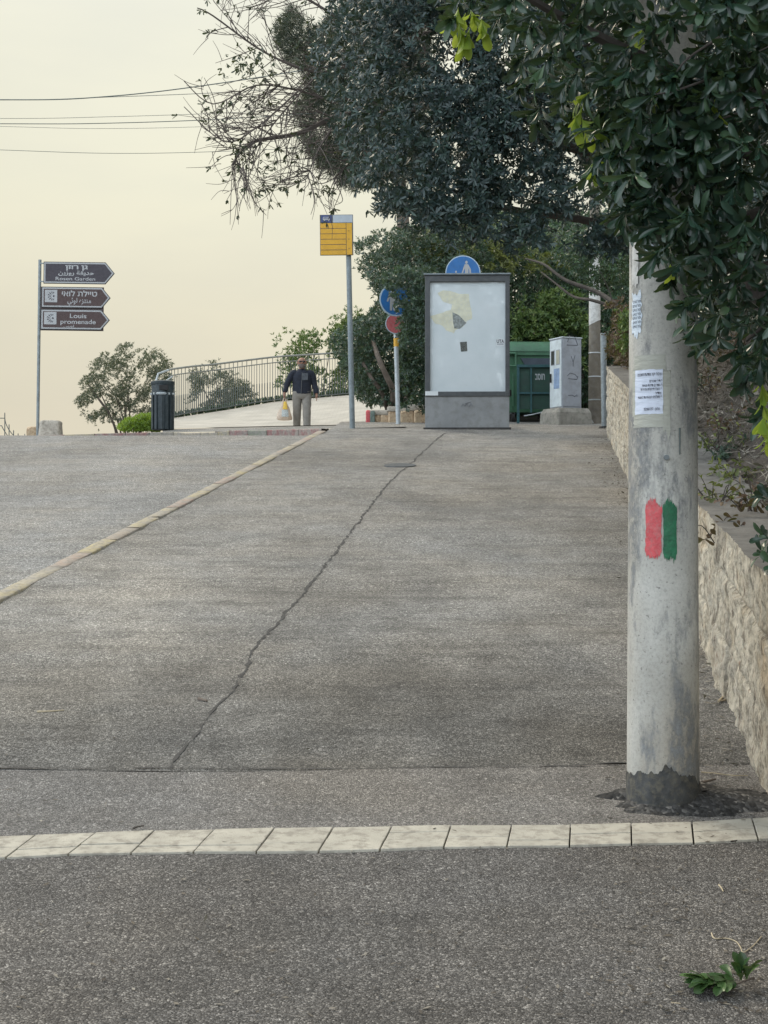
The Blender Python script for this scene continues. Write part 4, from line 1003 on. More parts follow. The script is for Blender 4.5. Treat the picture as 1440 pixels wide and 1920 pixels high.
mT = MB(); mT.tube([Vector((0, 0, .05)), Vector((0, 0, RH))], .0105, 6); mT.tube([Vector((0, 0, .05)), Vector((0, 0, .60)), Vector((0, 0, .62))], [.0165, .0165, .010], 6)
for k in range(nb_):
    p = along(.05 + k * .098) - o0
    if k % 2 == 0:
        if tall is None: tall = mT.build('baluster', M['fence'], rail); o = tall
        else: o = tall.copy(); COL.objects.link(o); o.parent = rail
    else:
        if bal is None: bal = mL.build('baluster', M['fence'], rail); o = bal
        else: o = bal.copy(); COL.objects.link(o); o.parent = rail
    o.location = p
# ------------------------------------------------------------------ person and bag
def skin(name, V, E, mat, parent, levels=2, root=0):
    me = bpy.data.meshes.new(name); me.from_pydata([v[0] for v in V], E, []); o = link(name, me, None)
    md = o.modifiers.new('s', 'SKIN'); md.use_smooth_shade = True
    for i, v in enumerate(V):
        sv_ = me.skin_vertices[0].data[i]; r_ = v[1]; sv_.radius = r_ if isinstance(r_, tuple) else (r_, r_); sv_.use_root = (i == root)
    sd = o.modifiers.new('u', 'SUBSURF'); sd.levels = sd.render_levels = levels
    dg = bpy.context.evaluated_depsgraph_get(); dg.update()
    m2 = bpy.data.meshes.new_from_object(o.evaluated_get(dg)); bpy.data.objects.remove(o); bpy.data.meshes.remove(me); m2.name = name
    for p in m2.polygons: p.use_smooth = True
    m2.materials.clear()
    return link(name, m2, mat, parent)
py_ = 34.0; pz0 = P(566, 809, py_)
man = empty('person', pz0, (0, 0, R(4))); man.scale = (1.14, 1.06, 1); tag(man, 'bald bearded man in sunglasses, navy jacket and beige trousers walking with a plastic bag', 'person')
Bv = []; Be = []; idx = {}
def bv(n, c_, r_, link_to=None):
    idx[n] = len(Bv); Bv.append((Vector(c_), r_))
    if link_to: Be.append((idx[link_to], idx[n]))
bv('pelvis', (0, 0, .93), (.14, .10)); bv('waist', (0, 0, 1.10), (.13, .095), 'pelvis'); bv('chest', (0, .0, 1.30), (.15, .105), 'waist'); bv('collar', (0, 0, 1.44), (.09, .07), 'chest')
bv('neck', (0, -.01, 1.50), .058, 'collar'); bv('jaw', (0, -.03, 1.57), (.074, .082), 'neck'); bv('face', (0, -.025, 1.635), (.088, .10), 'jaw'); bv('brow', (0, -.015, 1.70), (.090, .104), 'face'); bv('crown', (0, 0, 1.765), (.064, .075), 'brow')
bv('nose', (0, -.140, 1.63), .015, 'face')
for sx in (-1, 1):
    bv(f'ear{sx}', (sx * .102, .0, 1.65), .016, 'face')
    bv(f'sh{sx}', (sx * .185, 0, 1.41), .062, 'chest')
    if sx < 0: el, wr, hd, tip = (-.30, .0, 1.16), (-.36, -.03, .93), (-.375, -.045, .86), Vector((0, -.004, -1))
    else: el, wr, hd, tip = (.265, .03, 1.14), (.305, -.04, .90), (.312, -.06, .83), Vector((.02, -.15, -1))
    bv(f'el{sx}', el, .045, f'sh{sx}'); bv(f'wr{sx}', wr, .029, f'el{sx}'); bv(f'hd{sx}', hd, (.036, .024), f'wr{sx}')
    for k in range(4):
        b_ = Vector(hd) + Vector((.0, (k - 1.5) * .019, -.03)); ln_ = (.07, .08, .075, .06)[k]
        if sx < 0: m1 = b_ + Vector((.005, 0, -ln_ * .5)); m2_ = b_ + Vector((.035, 0, -ln_ * .62))
        else: m1 = b_ + tip * ln_ * .5; m2_ = b_ + tip * ln_ * .95 + Vector((-.012, 0, 0))
        bv(f'k{sx}{k}', b_, .0095, f'hd{sx}'); bv(f'm{sx}{k}', m1, .0088, f'k{sx}{k}'); bv(f't{sx}{k}', m2_, .007, f'm{sx}{k}')
    bv(f'th{sx}', Vector(hd) + Vector((-sx * .02, -.035, -.01)), .010, f'hd{sx}'); bv(f'tt{sx}', Vector(hd) + Vector((-sx * .025, -.05, -.05)), .008, f'th{sx}')
    fwd = -.16 if sx > 0 else .14
    bv(f'hip{sx}', (sx * .095, 0, .86), .085, 'pelvis'); bv(f'kn{sx}', (sx * .10, fwd * .55 - .02, .48), .056, f'hip{sx}'); bv(f'an{sx}', (sx * .105, fwd + (.10 if sx < 0 else .02), .10 if sx > 0 else .14), .038, f'kn{sx}')
    bv(f'toe{sx}', (sx * .12, fwd - (.13 if sx > 0 else .04), .04), .032, f'an{sx}')
skin('body', Bv, Be, M['skin'], man, 1)
def ering(c_, rx, ry, n=18, tilt=0, M_=None):
    return [Vector(c_) + Vector((rx * math.cos(t), ry * math.sin(t), tilt * math.cos(t))) for t in np.linspace(0, 2 * math.pi, n + 1)[:-1]]
jk = MB()
jk.loft([ering((0, 0, .875), .195, .135), ering((0, 0, .90), .205, .145), ering((0, 0, 1.0), .20, .14), ering((0, 0, 1.12), .20, .14), ering((0, 0, 1.28), .215, .145), ering((0, .005, 1.37), .215, .135), ering((0, .005, 1.43), .175, .11), ering((0, .005, 1.475), .09, .085), ering((0, 0, 1.505), .078, .08)])
for sx in (-1, 1):
    A = [Vector((sx * .12, 0, 1.40)), Vector((sx * .20, 0, 1.385)), Bv[idx[f'el{sx}']][0], Bv[idx[f'el{sx}']][0].lerp(Bv[idx[f'wr{sx}']][0], .5), Bv[idx[f'wr{sx}']][0] + Vector((0, 0, .0))]
    jk.tube(arc(A, 4), list(np.interp(np.linspace(0, 4, 17), [0, 1, 2, 3, 4], [.075, .082, .068, .060, .050])), 12)
bmj = jk.build('jacket', M['jacket'], man, smooth=True)
for v in bmj.data.vertices:
    q = v.co; k = .016 * float(fbm(q.x * 11, q.z * 13 + q.y * 9, 3, 16)); q.x += k
bmj.modifiers.new('sub', 'SUBSURF').render_levels = 1
MB().box((.065, -.146, 1.30), (.12, .012, .17)).build('chest_panel', M['patchg'], bmj, bevel=.004)
MB().tube([Vector((.005, -.148, 1.40)), Vector((.0, -.156, 1.28)), Vector((-.01, -.150, 1.05)), Vector((-.02, -.150, .89))], .006, 6).build('zip', M['zip'], bmj)
tr_ = MB()
for sx in (-1, 1):
    A = [Vector((sx * .075, 0, .95)), Vector((sx * .098, 0, .84)), Bv[idx[f'kn{sx}']][0], Bv[idx[f'an{sx}']][0] + Vector((0, .0, -.02))]
    tr_.tube(arc(A, 5), list(np.interp(np.linspace(0, 3, 16), [0, 1, 2, 3], [.12, .108, .088, .076])), 14)
tr_.loft([ering((0, 0, .77), .10, .10), ering((0, 0, .80), .17, .125), ering((0, 0, .86), .20, .135), ering((0, 0, .95), .195, .13)])
trs = tr_.build('trousers', M['trousers'], man, smooth=True)
for v in trs.data.vertices:
    q = v.co; k = .012 * float(fbm(q.x * 14, q.z * 16 + q.y * 9, 3, 6)); q.y -= abs(k); q.x += k
for sx in (-1, 1):
    t_ = Bv[idx[f'toe{sx}']][0]; a_ = Bv[idx[f'an{sx}']][0]
    MB().loft([ering((a_.x, a_.y + .05, t_.z - .035), .045, .05, 12), ering((t_.x - .005, (a_.y + t_.y) / 2 - .01, t_.z - .03), .05, .14, 12), ering((a_.x + .005, (a_.y + t_.y) / 2, t_.z + .03), .043, .12, 12), ering((a_.x, a_.y, a_.z + .03), .04, .045, 12)]).build('shoe', M['shoe'], man, smooth=True)
bd_ = MB(); bd_.loft([ering((0, -.095, 1.505), .03, .03, 12), ering((0, -.09, 1.535), .064, .054, 12), ering((0, -.085, 1.575), .076, .060, 12), ering((0, -.08, 1.605), .072, .052, 12)]); bd_.build('beard', M['beard'], man, smooth=True)
sg = MB()
for sx in (-1, 1):
    sg.loft([ering((sx * .036, -.128, 1.665 + dz), rx, .012, 12) for dz, rx in ((-.020, .018), (-.012, .028), (.010, .030), (.016, .024))])
sg.box((0, -.128, 1.677), (.03, .008, .008))
for sx in (-1, 1): sg.box((sx * .092, -.05, 1.677), (.006, .13, .008))
sg.build('sunglasses', M['glass'], man)
hnd = man.matrix_basis @ Vector((-.365, -.05, .79))
bag = empty('shopping_bag', hnd, (0, 0, R(4))); tag(bag, 'thin pale plastic shopping bag with a yellow print, hanging from the walking man\'s hand', 'bag')
bs = []
for z_, rx, ry in ((-.53, .10, .06), (-.52, .165, .10), (-.47, .185, .12), (-.38, .165, .11), (-.25, .115, .09), (-.15, .075, .06), (-.09, .05, .035)):
    bs.append([Vector((rx * math.cos(t) * (1 + .07 * math.sin(5 * t + z_ * 20)), ry * math.sin(t) * (1 + .07 * math.sin(6 * t - z_ * 17)), z_)) for t in np.linspace(0, 2 * math.pi, 33)[:-1]])
MB().loft(bs).build('bag_body', M['bag'], bag, smooth=True)
for sx in (-1, 1): MB().tube([Vector((sx * .04, 0, -.10)), Vector((sx * .022, 0, -.02)), Vector((.0, 0, .035))], [.022, .012, .010], 8).build('handle', M['bag'], bag, smooth=True)
def bag_print(name, z0, z1, w0, w1, mat):
    V = []
    for i in range(9):
        for j in range(9):
            v = j / 8; zz = z0 + (z1 - z0) * v; rx = np.interp(zz, [-.53, -.47, -.38, -.25, -.15, -.09], [.10, .185, .165, .115, .075, .05]); ry = np.interp(zz, [-.53, -.47, -.38, -.25, -.15, -.09], [.06, .12, .11, .09, .06, .035])
            x = (i / 8 - .5) * (w0 + (w1 - w0) * v); c_ = min(.95, abs(x) / rx); V.append((x + .015, -ry * math.sqrt(1 - c_ * c_) * 1.09 - .008, zz))
    mesh_np(name, V, grid_faces(9, 9)[:, ::-1], mat, bag, smooth=True)
bag_print('yellow_print', -.27, -.08, .12, .06, M['bagy']); bag_print('grey_print', -.45, -.28, .17, .15, M['bagw'])

# ------------------------------------------------------------------ planter wall
pw = empty('planter_wall', P(745, 796, 26.6)); tag(pw, 'knee high ochre stone planter wall under the shrubs left of the poster display', 'wall')
def pstone(px0, px1, py0, py1, Y, mat, seed, taper=.97):
    a = P(px0, py1, Y); b = P(px1, py1, Y); h = (py1 - py0) / F * Y
    o = boulder('wall_stone', ((a.x + b.x) / 2, Y + .15, a.z - .01), ((b.x - a.x) * 1.03, .34, h * 1.04), None, seed, mat, 0, None, taper)
    return local(o, pw)
for a in ((694, 714, 777, 797, 27, 'gold', 2), (713, 731, 778, 797, 26.9, 'gold', 4), (690, 731, 768, 778, 27, 'rock', 5), (728, 752, 770, 797, 26.6, 'gold', 6), (750, 778, 770, 797, 26.5, 'gold', 7), (776, 802, 769, 797, 26.4, 'gold', 9), (726, 764, 761, 771, 26.6, 'rock', 10), (762, 803, 757, 770, 26.5, 'rock', 11), (800, 840, 757, 797, 26.3, 'gold', 12)): pstone(*a)
o = pstone(686, 695, 769, 797, 26.95, 'redp', 13); o['label'] = 'red painted end stone'
o = pstone(694, 703, 770, 797, 26.9, 'greyg', 14); o['label'] = 'grey green painted stone'

# ------------------------------------------------------------------ cables
for i, (a, b, c_, Y, r_, m_, lab) in enumerate((
    ((-500, 178), (0, 187), [(200, 181), (420, 155), (760, 100)], 34, .013, 'cable', 'topmost dark overhead cable, the thickest one, climbing to the right'),
    ((-500, 184), (0, 187.5), [(200, 182), (440, 172), (760, 150)], 35, .009, 'cablep', 'pale overhead cable splitting off just under the topmost one'),
    ((-500, 218), (0, 222), [(200, 219), (440, 211), (760, 195)], 36, .007, 'cablep', 'thin pale overhead cable, third one down'),
    ((-500, 229), (0, 232), [(200, 231), (440, 222), (760, 200)], 35, .010, 'cable', 'dark overhead cable in the middle of the bundle'),
    ((-500, 224), (0, 237), [(200, 241), (440, 235), (760, 215)], 36, .006, 'cablep', 'thin overhead cable sagging just below the dark middle one'),
    ((-500, 262), (0, 281), [(220, 287.5), (440, 283), (760, 268)], 37, .0065, 'cable', 'lowest overhead cable, thin and alone below the others'))):
    pts = [P(*a, Y), P(*b, Y)] + [P(*p, Y) for p in c_]
    o = MB().tube(arc(pts, 12), r_, 6).build('overhead_cable', M[m_], smooth=True); tag(o, lab, 'cable', 'overhead cables at the left')

# ------------------------------------------------------------------ trees and shrubs
def branchy(name, paths, mat, parent, seg=7):
    mb = MB()
    for pts, r0, r1 in paths:
        q = arc(pts, 5); mb.tube(q, list(np.linspace(r0, r1, len(q))), seg)
    return mb.build(name, mat, parent, smooth=True)
def leaf_obj(name, arrs, mat, root, smooth=False):
    o = mesh_np(name, arrs[0], arrs[1], mat, smooth=smooth, attr=arrs[2]); return local(o, root)
def wood(name, paths, mat, root, seg=7): return local(branchy(name, paths, mat, None, seg), root)

# 1 pittosporum overhanging from the right, close to the pole
root = empty('pittosporum_tree', (2.75, 5.9, float(bank_z(5.9, 1.2)))); tag(root, 'near tree with large glossy dark leaves hanging over the white pole at upper right', 'tree')
near_poly = [(835, -260), (850, 10), (905, 60), (975, 110), (985, 150), (1030, 215), (1085, 225), (1118, 285), (1150, 330), (1150, 372), (1196, 418), (1238, 440), (1262, 500), (1296, 540), (1300, 585), (1320, 610), (1345, 640), (1395, 655), (1425, 700), (1450, 760), (1520, 860), (1800, 900), (2100, 300), (2100, -900), (835, -900)]
c1 = crown_points(near_poly, 4.35, 6.2, 1900, .40, 90, 3)
vis = (c1[:, 2] - CH) / c1[:, 1] * F > -100
c2 = crown_points([(820, -200), (1000, 120), (1120, 260), (1200, 380), (1290, 480), (1340, 590), (1460, 640), (1600, 640), (1600, -200)], 4.35, 5.7, 700, .35, 70, 5)
c1 = np.concatenate([c1, c2, crown_points([(1135, 120), (1350, 120), (1350, 480), (1262, 478), (1232, 425), (1196, 398), (1150, 330)], 4.5, 5.0, 190, .1, 60, 6, 8.)])
ax1 = outward(c1, -.05, .75, .3); ax1[:, 0] -= .25; ax1[:, 2] -= .15
A1 = rosettes(c1, ax1, 9, .098, .0225, NEAR, (10, 78), .28, .6)
# leaf sprays along the lower left edge so that the outline is made of single leaves
edge_px = [(855, 30), (980, 140), (1010, 205), (1075, 235), (1118, 300), (1150, 345), (1175, 400), (1215, 425), (1240, 470), (1265, 510), (1290, 560), (1305, 600), (1325, 640), (1390, 660), (1400, 700), (1430, 690), (1435, 770), (1160, 300), (1230, 380), (1320, 560)]
ec = np.array([P(x + rng.uniform(-8, 8), y + rng.uniform(-8, 8), rng.uniform(4.5, 5.1)) for x, y in edge_px for _ in range(2)])
ea = unit(np.tile([[-.5, -.25, -.45]], (len(ec), 1)) + rng.normal(0, .35, (len(ec), 3)))
A2 = rosettes(ec, ea, 9, .100, .025, NEAR, (12, 62), .2, .4)
leaf_obj('crown', cat(A1, A2), L['pitt'], root, True)
yc = np.array([P(885, 22, 4.7), P(868, 35, 4.75), P(1088, 205, 4.8), P(1095, 180, 4.85), P(1135, 280, 4.9), P(1190, 52, 4.6), P(1262, 490, 4.8), P(1436, 770, 4.6), P(1442, 800, 4.65), P(1340, 190, 4.7), P(1235, 165, 4.75), P(862, 50, 4.6), P(880, 60, 4.6), P(905, 45, 4.62), P(858, 20, 4.65), P(1080, 225, 4.7), P(1098, 232, 4.7), P(1125, 300, 4.75), P(1430, 790, 4.5), P(1428, 720, 4.6)])
leaf_obj('young_leaves', rosettes(yc, unit(np.tile([[0, -.3, -.8]], (len(yc), 1)) + rng.normal(0, .25, (len(yc), 3))), 6, .100, .028, NEAR, (10, 45), .3, .5), L['young'], root, True)
tb = root.location
pth = [([tb + Vector((0, 0, -.3)), tb + Vector((-.1, -.1, .8)), P(1600, 200, 5.6), P(1500, -100, 5.5), P(1350, -500, 5.4)], .10, .03),
       ([P(1600, 240, 5.6), P(1420, 180, 5.3), P(1230, 120, 5.1), P(1050, 30, 5.0), P(900, -60, 4.9)], .045, .008),
       ([P(1560, 330, 5.5), P(1420, 400, 5.2), P(1320, 420, 5.0), P(1210, 430, 4.95)], .03, .005),
       ([P(1580, 420, 5.5), P(1480, 560, 5.2), P(1400, 640, 5.1)], .02, .004),
       ([P(1430, 300, 5.2), P(1280, 250, 5.0), P(1130, 220, 5.0)], .02, .004)]
for k in range(60):
    i = rng.integers(len(c2)); a = Vector(c2[i]); d = Vector(rng.normal(0, 1, 3)); d.z = -abs(d.z) * .5
    pth.append(([a, a + Vector((.09, .05, .05)) + d * .03, a + Vector((.22, .10, .12)) + d * .05], .002, .005))
wood('branch', pth, M['barkd'], root, 6)

# 2 big dark pittosporum over the pavement
root = empty('pittosporum_tree', (3.6, 13.5, float(bank_z(13.5, 1.2)))); tag(root, 'big dense dark green tree arching over the pavement above the poster display', 'tree')
mid_poly = [(690, -700), (625, -120), (620, 0), (592, 80), (596, 130), (615, 190), (650, 265), (655, 330), (695, 385), (730, 405), (765, 430), (830, 440), (900, 428), (960, 438), (1040, 455), (1130, 470), (1200, 485), (1330, 500), (1700, 500), (1700, -700)]
c1 = crown_points(mid_poly, 11.2, 14.8, 21000, .27, 70, 17)
ax2 = outward(c1, .25, .7, .45)
A1 = rosettes(c1, ax2, 9, .074, .0175, MID, (25, 88), .22, .12)
c2 = crown_points([(700, -100), (650, 100), (690, 250), (700, 380), (800, 440), (1200, 480), (1250, -100)], 11.0, 11.6, 4200, .40, 45, 27)
A2 = rosettes(c2, outward(c2, .3, .55, .7), 9, .074, .0175, MID, (25, 85), .25, .05)
leaf_obj('crown', cat(A1, A2), L['pittfar'], root)
tb = root.location
wood('trunk', [([tb + Vector((0, 0, -.4)), tb + Vector((-.2, 0, .9)), P(1200, 300, 13.2), P(1050, 50, 13), P(950, -250, 13)], .14, .05),
               ([P(1190, 300, 13.2), P(1000, 260, 12.8), P(820, 200, 12.5)], .06, .02), ([tb + Vector((-.15, 0, .7)), P(1130, 420, 13), P(950, 390, 12.7), P(800, 340, 12.4)], .05, .015)], M['barkd'], root, 8)
# 3 nearly bare tree at the left edge of the crown
root = empty('bare_tree', (3.3, 15.2, float(bank_z(15.2, .9)))); tag(root, 'nearly bare twiggy tree with few small leaves reaching left against the pale sky', 'tree')
limbs = [([(1210, 500), (1100, 300), (930, 130), (880, 60)], 15.0, 15, .07, .045),
         ([(1000, 200), (880, 170), (760, 208), (640, 216), (560, 250), (470, 268), (435, 310)], 14.2, 13.4, .05, .010),
         ([(640, 216), (600, 275), (575, 335)], 13.6, 13.2, .013, .004), ([(690, 212), (620, 190), (560, 170), (480, 160), (400, 195), (345, 152)], 13.8, 13.2, .014, .004),
         ([(930, 130), (820, 60), (700, 105), (600, 135), (500, 100), (400, 30), (370, 15)], 14.6, 13.4, .022, .005), ([(700, 105), (640, 40), (560, -10), (480, -40), (420, -60)], 14, 13.6, .018, .006),
         ([(760, 208), (700, 250), (670, 290), (625, 335)], 13.9, 13.4, .016, .004), ([(600, 135), (540, 200), (500, 250), (450, 320)], 13.6, 13.2, .010, .004),
         ([(820, 60), (720, 0), (640, -60), (560, -100)], 14.2, 13.8, .02, .008), ([(880, 170), (800, 100), (760, 0), (740, -80)], 13.2, 13, .014, .006), ([(560, 170), (480, 240), (420, 265), (345, 200)], 13.4, 13.1, .010, .004)]
paths = []; tips = []
r2 = random.Random(5)
for pts, Ya, Yb, ra, rb_ in limbs:
    n = len(pts); W3 = [P(x, y, Ya + (Yb - Ya) * i / (n - 1)) for i, (x, y) in enumerate(pts)]
    paths.append((W3, ra, rb_))
    cv = arc(W3, 6)
    for q in range(int(len(cv) * 1.7)):
        i = r2.randrange(len(cv) // 4, len(cv)); p = cv[i]
        if p.x > .75: continue
        if p.x > -1.9 and p.z < CH + 610 / F * p.y: continue
        d = (cv[min(i + 1, len(cv) - 1)] - cv[max(0, i - 1)]).normalized()
        a = r2.choice((-1, 1)) * r2.uniform(.5, 1.3); d2 = Vector((d.x * math.cos(a) - d.z * math.sin(a), d.y + r2.uniform(-.5, .5), d.x * math.sin(a) + d.z * math.cos(a))).normalized()
        d2 = (d2 + Vector((-.25, 0, -.15))).normalized(); ln_ = r2.uniform(.18, .62)
        b = p + d2 * ln_ * .5 + Vector((r2.gauss(0, .03), 0, r2.gauss(0, .03))); c_ = p + d2 * ln_ + Vector((r2.gauss(0, .05), r2.gauss(0, .05), r2.gauss(0, .06)))
        if c_.x < -1.66 * c_.y / 12.7: continue
        paths.append(([p, b, c_], .0055, .0022)); tips.append((c_, d2))
        for _ in range(r2.choice((1, 2, 3))):
            e_ = (d2 + Vector((r2.gauss(0, .7), r2.gauss(0, .4), r2.gauss(0, .7)))).normalized(); t_ = p.lerp(c_, r2.uniform(.3, .9)); f_ = t_ + e_ * r2.uniform(.1, .32)
            paths.append(([t_, t_.lerp(f_, .5) + Vector((r2.gauss(0, .015), 0, r2.gauss(0, .015))), f_], .0035, .0016)); tips.append((f_, e_))
wood('branch', paths, M['twigm'], root, 5)
tp = np.array([t[0] for t in tips]); td = np.array([t[1] for t in tips])
k_ = (rng.uniform(0, 1, len(tp)) < .17) & (tp[:, 0] < .3)
A1 = rosettes(tp[k_], td[k_], 6, .062, .020, MID, (20, 80), .3, .4)
def dens(px, py, r, n, Y=13.3): return np.array([P(px + rng.normal(0, r), py + rng.normal(0, r * .7), Y + rng.normal(0, .15)) for _ in range(n)])
cc = np.concatenate([dens(455, 128, 22, 26), dens(490, 120, 18, 16), dens(465, 305, 22, 24), dens(445, 285, 20, 10), dens(500, 180, 20, 9), dens(510, 345, 12, 7), dens(395, 205, 10, 5), dens(617, 358, 10, 6), dens(380, 15, 12, 4), dens(560, 130, 20, 10)])
A2 = rosettes(cc, unit(rng.normal(0, 1, cc.shape) + [0, 0, -.4]), 5, .058, .019, MID, (20, 85), .3, .3)
leaf_obj('leaves', cat(A1, A2), L['sparse'], root)
# 4 pine far behind
root = empty('pine_tree', (.6, 36, 2.0)); tag(root, 'distant pine with soft fuzzy brown green needles behind the bare twigs', 'tree')
pine_poly = [(548, 12), (522, 45), (516, 92), (540, 115), (572, 132), (580, 160), (558, 190), (558, 235), (575, 280), (605, 318), (640, 343), (672, 352), (720, 330), (800, 330), (800, -60), (700, -60), (640, 20), (590, 60), (565, 40)]
c1 = crown_points(pine_poly, 34.5, 37.5, 8500, .26, 40, 41, 8.)
A1 = rosettes(c1, outward(c1, .2, .6), 9, .26, .016, FAR, (10, 75), .25)
leaf_obj('crown', A1, L['pine'], root)
wood('trunk', [([Vector((.6, 36, 1.5)), P(760, 500, 36), P(735, 200, 36), P(700, 0, 36)], .22, .08), ([P(740, 330, 36), P(650, 250, 36), P(590, 230, 36)], .08, .03), ([P(735, 200, 36), P(620, 100, 36), P(540, 70, 36)], .07, .02)], M['bark'], root)
# 5 shrub tree with leaning trunk, beside the stop pole
root = empty('shrub_tree', P(735, 770, 27.6)); tag(root, 'bushy dark green shrub tree with leaning pale trunk behind the yellow banded post', 'tree')
polyA = [(745, 425), (700, 432), (676, 455), (672, 500), (690, 520), (712, 560), (690, 590), (655, 615), (625, 640), (640, 680), (655, 705), (668, 740), (690, 757), (722, 765), (770, 768), (815, 768), (860, 640), (860, 430), (800, 435)]
c1 = np.concatenate([crown_points(polyA, 27.2, 30.4, 10500, .36, 34, 51, 9.), crown_points([(718, 530), (730, 505), (815, 500), (815, 650), (752, 650), (744, 625), (743, 598), (748, 585), (740, 566), (730, 550)], 24.5, 25.2, 800, .2, 20, 52, 4.), crown_points([(755, 640), (815, 640), (815, 758), (757, 757)], 25.8, 26.2, 500, .35, 20, 53)])
A1 = rosettes(c1, outward(c1, .3, .7, .4), 7, .088, .028, FAR, (25, 88), .25)
leaf_obj('crown', A1, L['bush'], root)
b0 = root.location
wood('trunk', [([b0 + Vector((0, 0, -.2)), P(737, 735, 27.3), P(727, 710, 27.15), P(710, 672, 27.1), P(700, 640, 27.6)], .075, .04), ([b0 + Vector((-.05, .1, -.1)), P(715, 735, 27.4), P(697, 710, 27.3), P(680, 680, 27.5)], .05, .03)], M['bark'], root)
# 6 tall hedge behind the display and the container
root = empty('hedge', P(1000, 790, 29.5)); tag(root, 'tall overgrown green hedge behind the poster display and the waste container', 'hedge')
polyB = [(800, 400), (1260, 400), (1260, 720), (1190, 780), (1190, 795), (815, 795), (800, 700)]
c1 = crown_points(polyB, 28.6, 32.0, 15000, .36, 44, 61)
A1 = rosettes(c1, outward(c1, .3, .7, .7), 7, .095, .030, FAR, (25, 88), .25)
c1 = crown_points(polyB, 32.2, 34.5, 7000, 0, 44, 62)
A1 = cat(A1, rosettes(c1, outward(c1, .3, .7, .7), 6, .17, .055, FAR, (25, 88), .25))
c1 = crown_points([(1030, 430), (1200, 440), (1200, 540), (1150, 530), (1100, 542), (1060, 505)], 22.6, 24.2, 900, .2, 30, 63)
A1 = cat(A1, rosettes(c1, outward(c1, -.1, .7, .5), 7, .085, .024, FAR, (25, 88), .2, .2))
leaf_obj('foliage', A1, L['hedge'], root)
wood('branch', [([P(1000, 800, 30), P(1010, 700, 29.5), P(1040, 600, 29.5)], .06, .03), ([P(1100, 800, 30), P(1090, 700, 29.5), P(1060, 560, 29.5)], .06, .03), ([P(880, 800, 30), P(890, 650, 29.5), P(900, 500, 29.5)], .06, .03)], M['barkd'], root)
root = empty('climbing_plant', P(900, 500, 28.4)); tag(root, 'olive yellow climbing plant spread over the hedge above the blue sign', 'climber')
c1 = np.concatenate([crown_points(p_, 27.8, 28.6, n_, .52, 22, 71 + n_) for p_, n_ in (([(780, 440), (860, 425), (880, 500), (800, 520)], 220), ([(900, 435), (965, 425), (975, 500), (930, 505)], 260), ([(860, 460), (920, 455), (915, 500), (860, 500)], 160), ([(990, 460), (1060, 450), (1070, 500), (1000, 520)], 120))])
leaf_obj('foliage', rosettes(c1, outward(c1, .1, .6, .6), 6, .11, .034, FAR, (25, 88), .3, .2), L['climb'], root)
wood('stem', [([P(900, 700, 28.6), P(880, 560, 28.3), P(850, 480, 28.2)], .012, .006), ([P(890, 600, 28.3), P(940, 520, 28.2), P(950, 460, 28.2)], .010, .005), ([P(990, 640, 28.6), P(1010, 540, 28.3), P(1040, 480, 28.2)], .01, .005)], M['barkd'], root, 5)
root = empty('shrub', P(1010, 640, 28.3)); tag(root, 'brighter green leafy shrub showing just above the waste container lid', 'shrub')
c1 = crown_points([(955, 600), (985, 570), (1030, 545), (1085, 560), (1110, 620), (1095, 690), (960, 700)], 27.9, 28.7, 1200, .48, 26, 81)
leaf_obj('foliage', rosettes(c1, outward(c1, .3, .6, .5), 7, .10, .034, FAR, (25, 88), .3), L['bright'], root)
leaf_root = root
wood('stem', [([P(1010, 792, 28.4), P(1015, 690, 28.3), P(1025, 600, 28.3)], .03, .012)], M['barkd'], root)
# low branch crossing the second pole
root = empty('shrub', (WALL(21) + .9, 21, float(bank_z(21, .9)))); tag(root, 'rusty twiggy shrub at the far wall end, its bare bough crossing the second pole', 'shrub')
wood('branch', [([P(1210, 640, 21.2), P(1160, 578, 21.4), P(1120, 548, 21.8), P(1060, 525, 22.2), P(1020, 496, 22.6), P(985, 485, 23)], .05, .012), ([P(1160, 578, 21.4), P(1110, 563, 21.6), P(1075, 556, 22), P(1040, 530, 22.4), P(1015, 510, 22.8)], .03, .01), ([P(1150, 570, 21.3), P(1140, 540, 21.3), P(1120, 500, 21.2)], .012, .004), ([Vector(root.location) + Vector((0, 0, -.1)), P(1215, 640, 21.3)], .06, .05)], M['barkd'], root)
c1 = crown_points([(1155, 570), (1185, 560), (1240, 560), (1240, 715), (1150, 690), (1145, 640)], 19.5, 21.8, 1100, .45, 22, 91)
leaf_obj('foliage', rosettes(c1, outward(c1, .2, .7, .5), 6, .075, .022, FAR, (25, 88), .3), L['rust'], root)
c1 = crown_points([(1158, 580), (1190, 570), (1200, 660), (1165, 650)], 19.3, 20, 220, .5, 18, 92)
leaf_obj('young_leaves', rosettes(c1, outward(c1, .2, .6, .5), 6, .075, .024, FAR, (25, 88), .3), L['bright'], root)
# 7 loose shrub behind the railing
root = empty('shrub', P(600, 760, 47) + Vector((0, 0, -.6))); tag(root, 'loose yellow green shrub showing through the right part of the railing', 'shrub')
polyC = [(528, 640), (545, 632), (575, 628), (600, 618), (625, 600), (650, 590), (690, 600), (720, 740), (690, 750), (600, 752), (570, 752), (545, 735), (535, 700), (525, 670)]
c1 = crown_points(polyC, 46, 48.5, 2500, .50, 26, 101)
leaf_obj('foliage', rosettes(c1, outward(c1, .5, .7), 7, .13, .042, FAR, (25, 88), .3), L['bright'], root)
r0 = Vector(root.location)
wood('stem', [([r0 + Vector((.3 * k - .6, 0, -.8)), r0 + Vector((.3 * k - .6, 0, .4)), P(560 + 30 * k, 650, 47)], .03, .01) for k in range(5)], M['bark'], root)
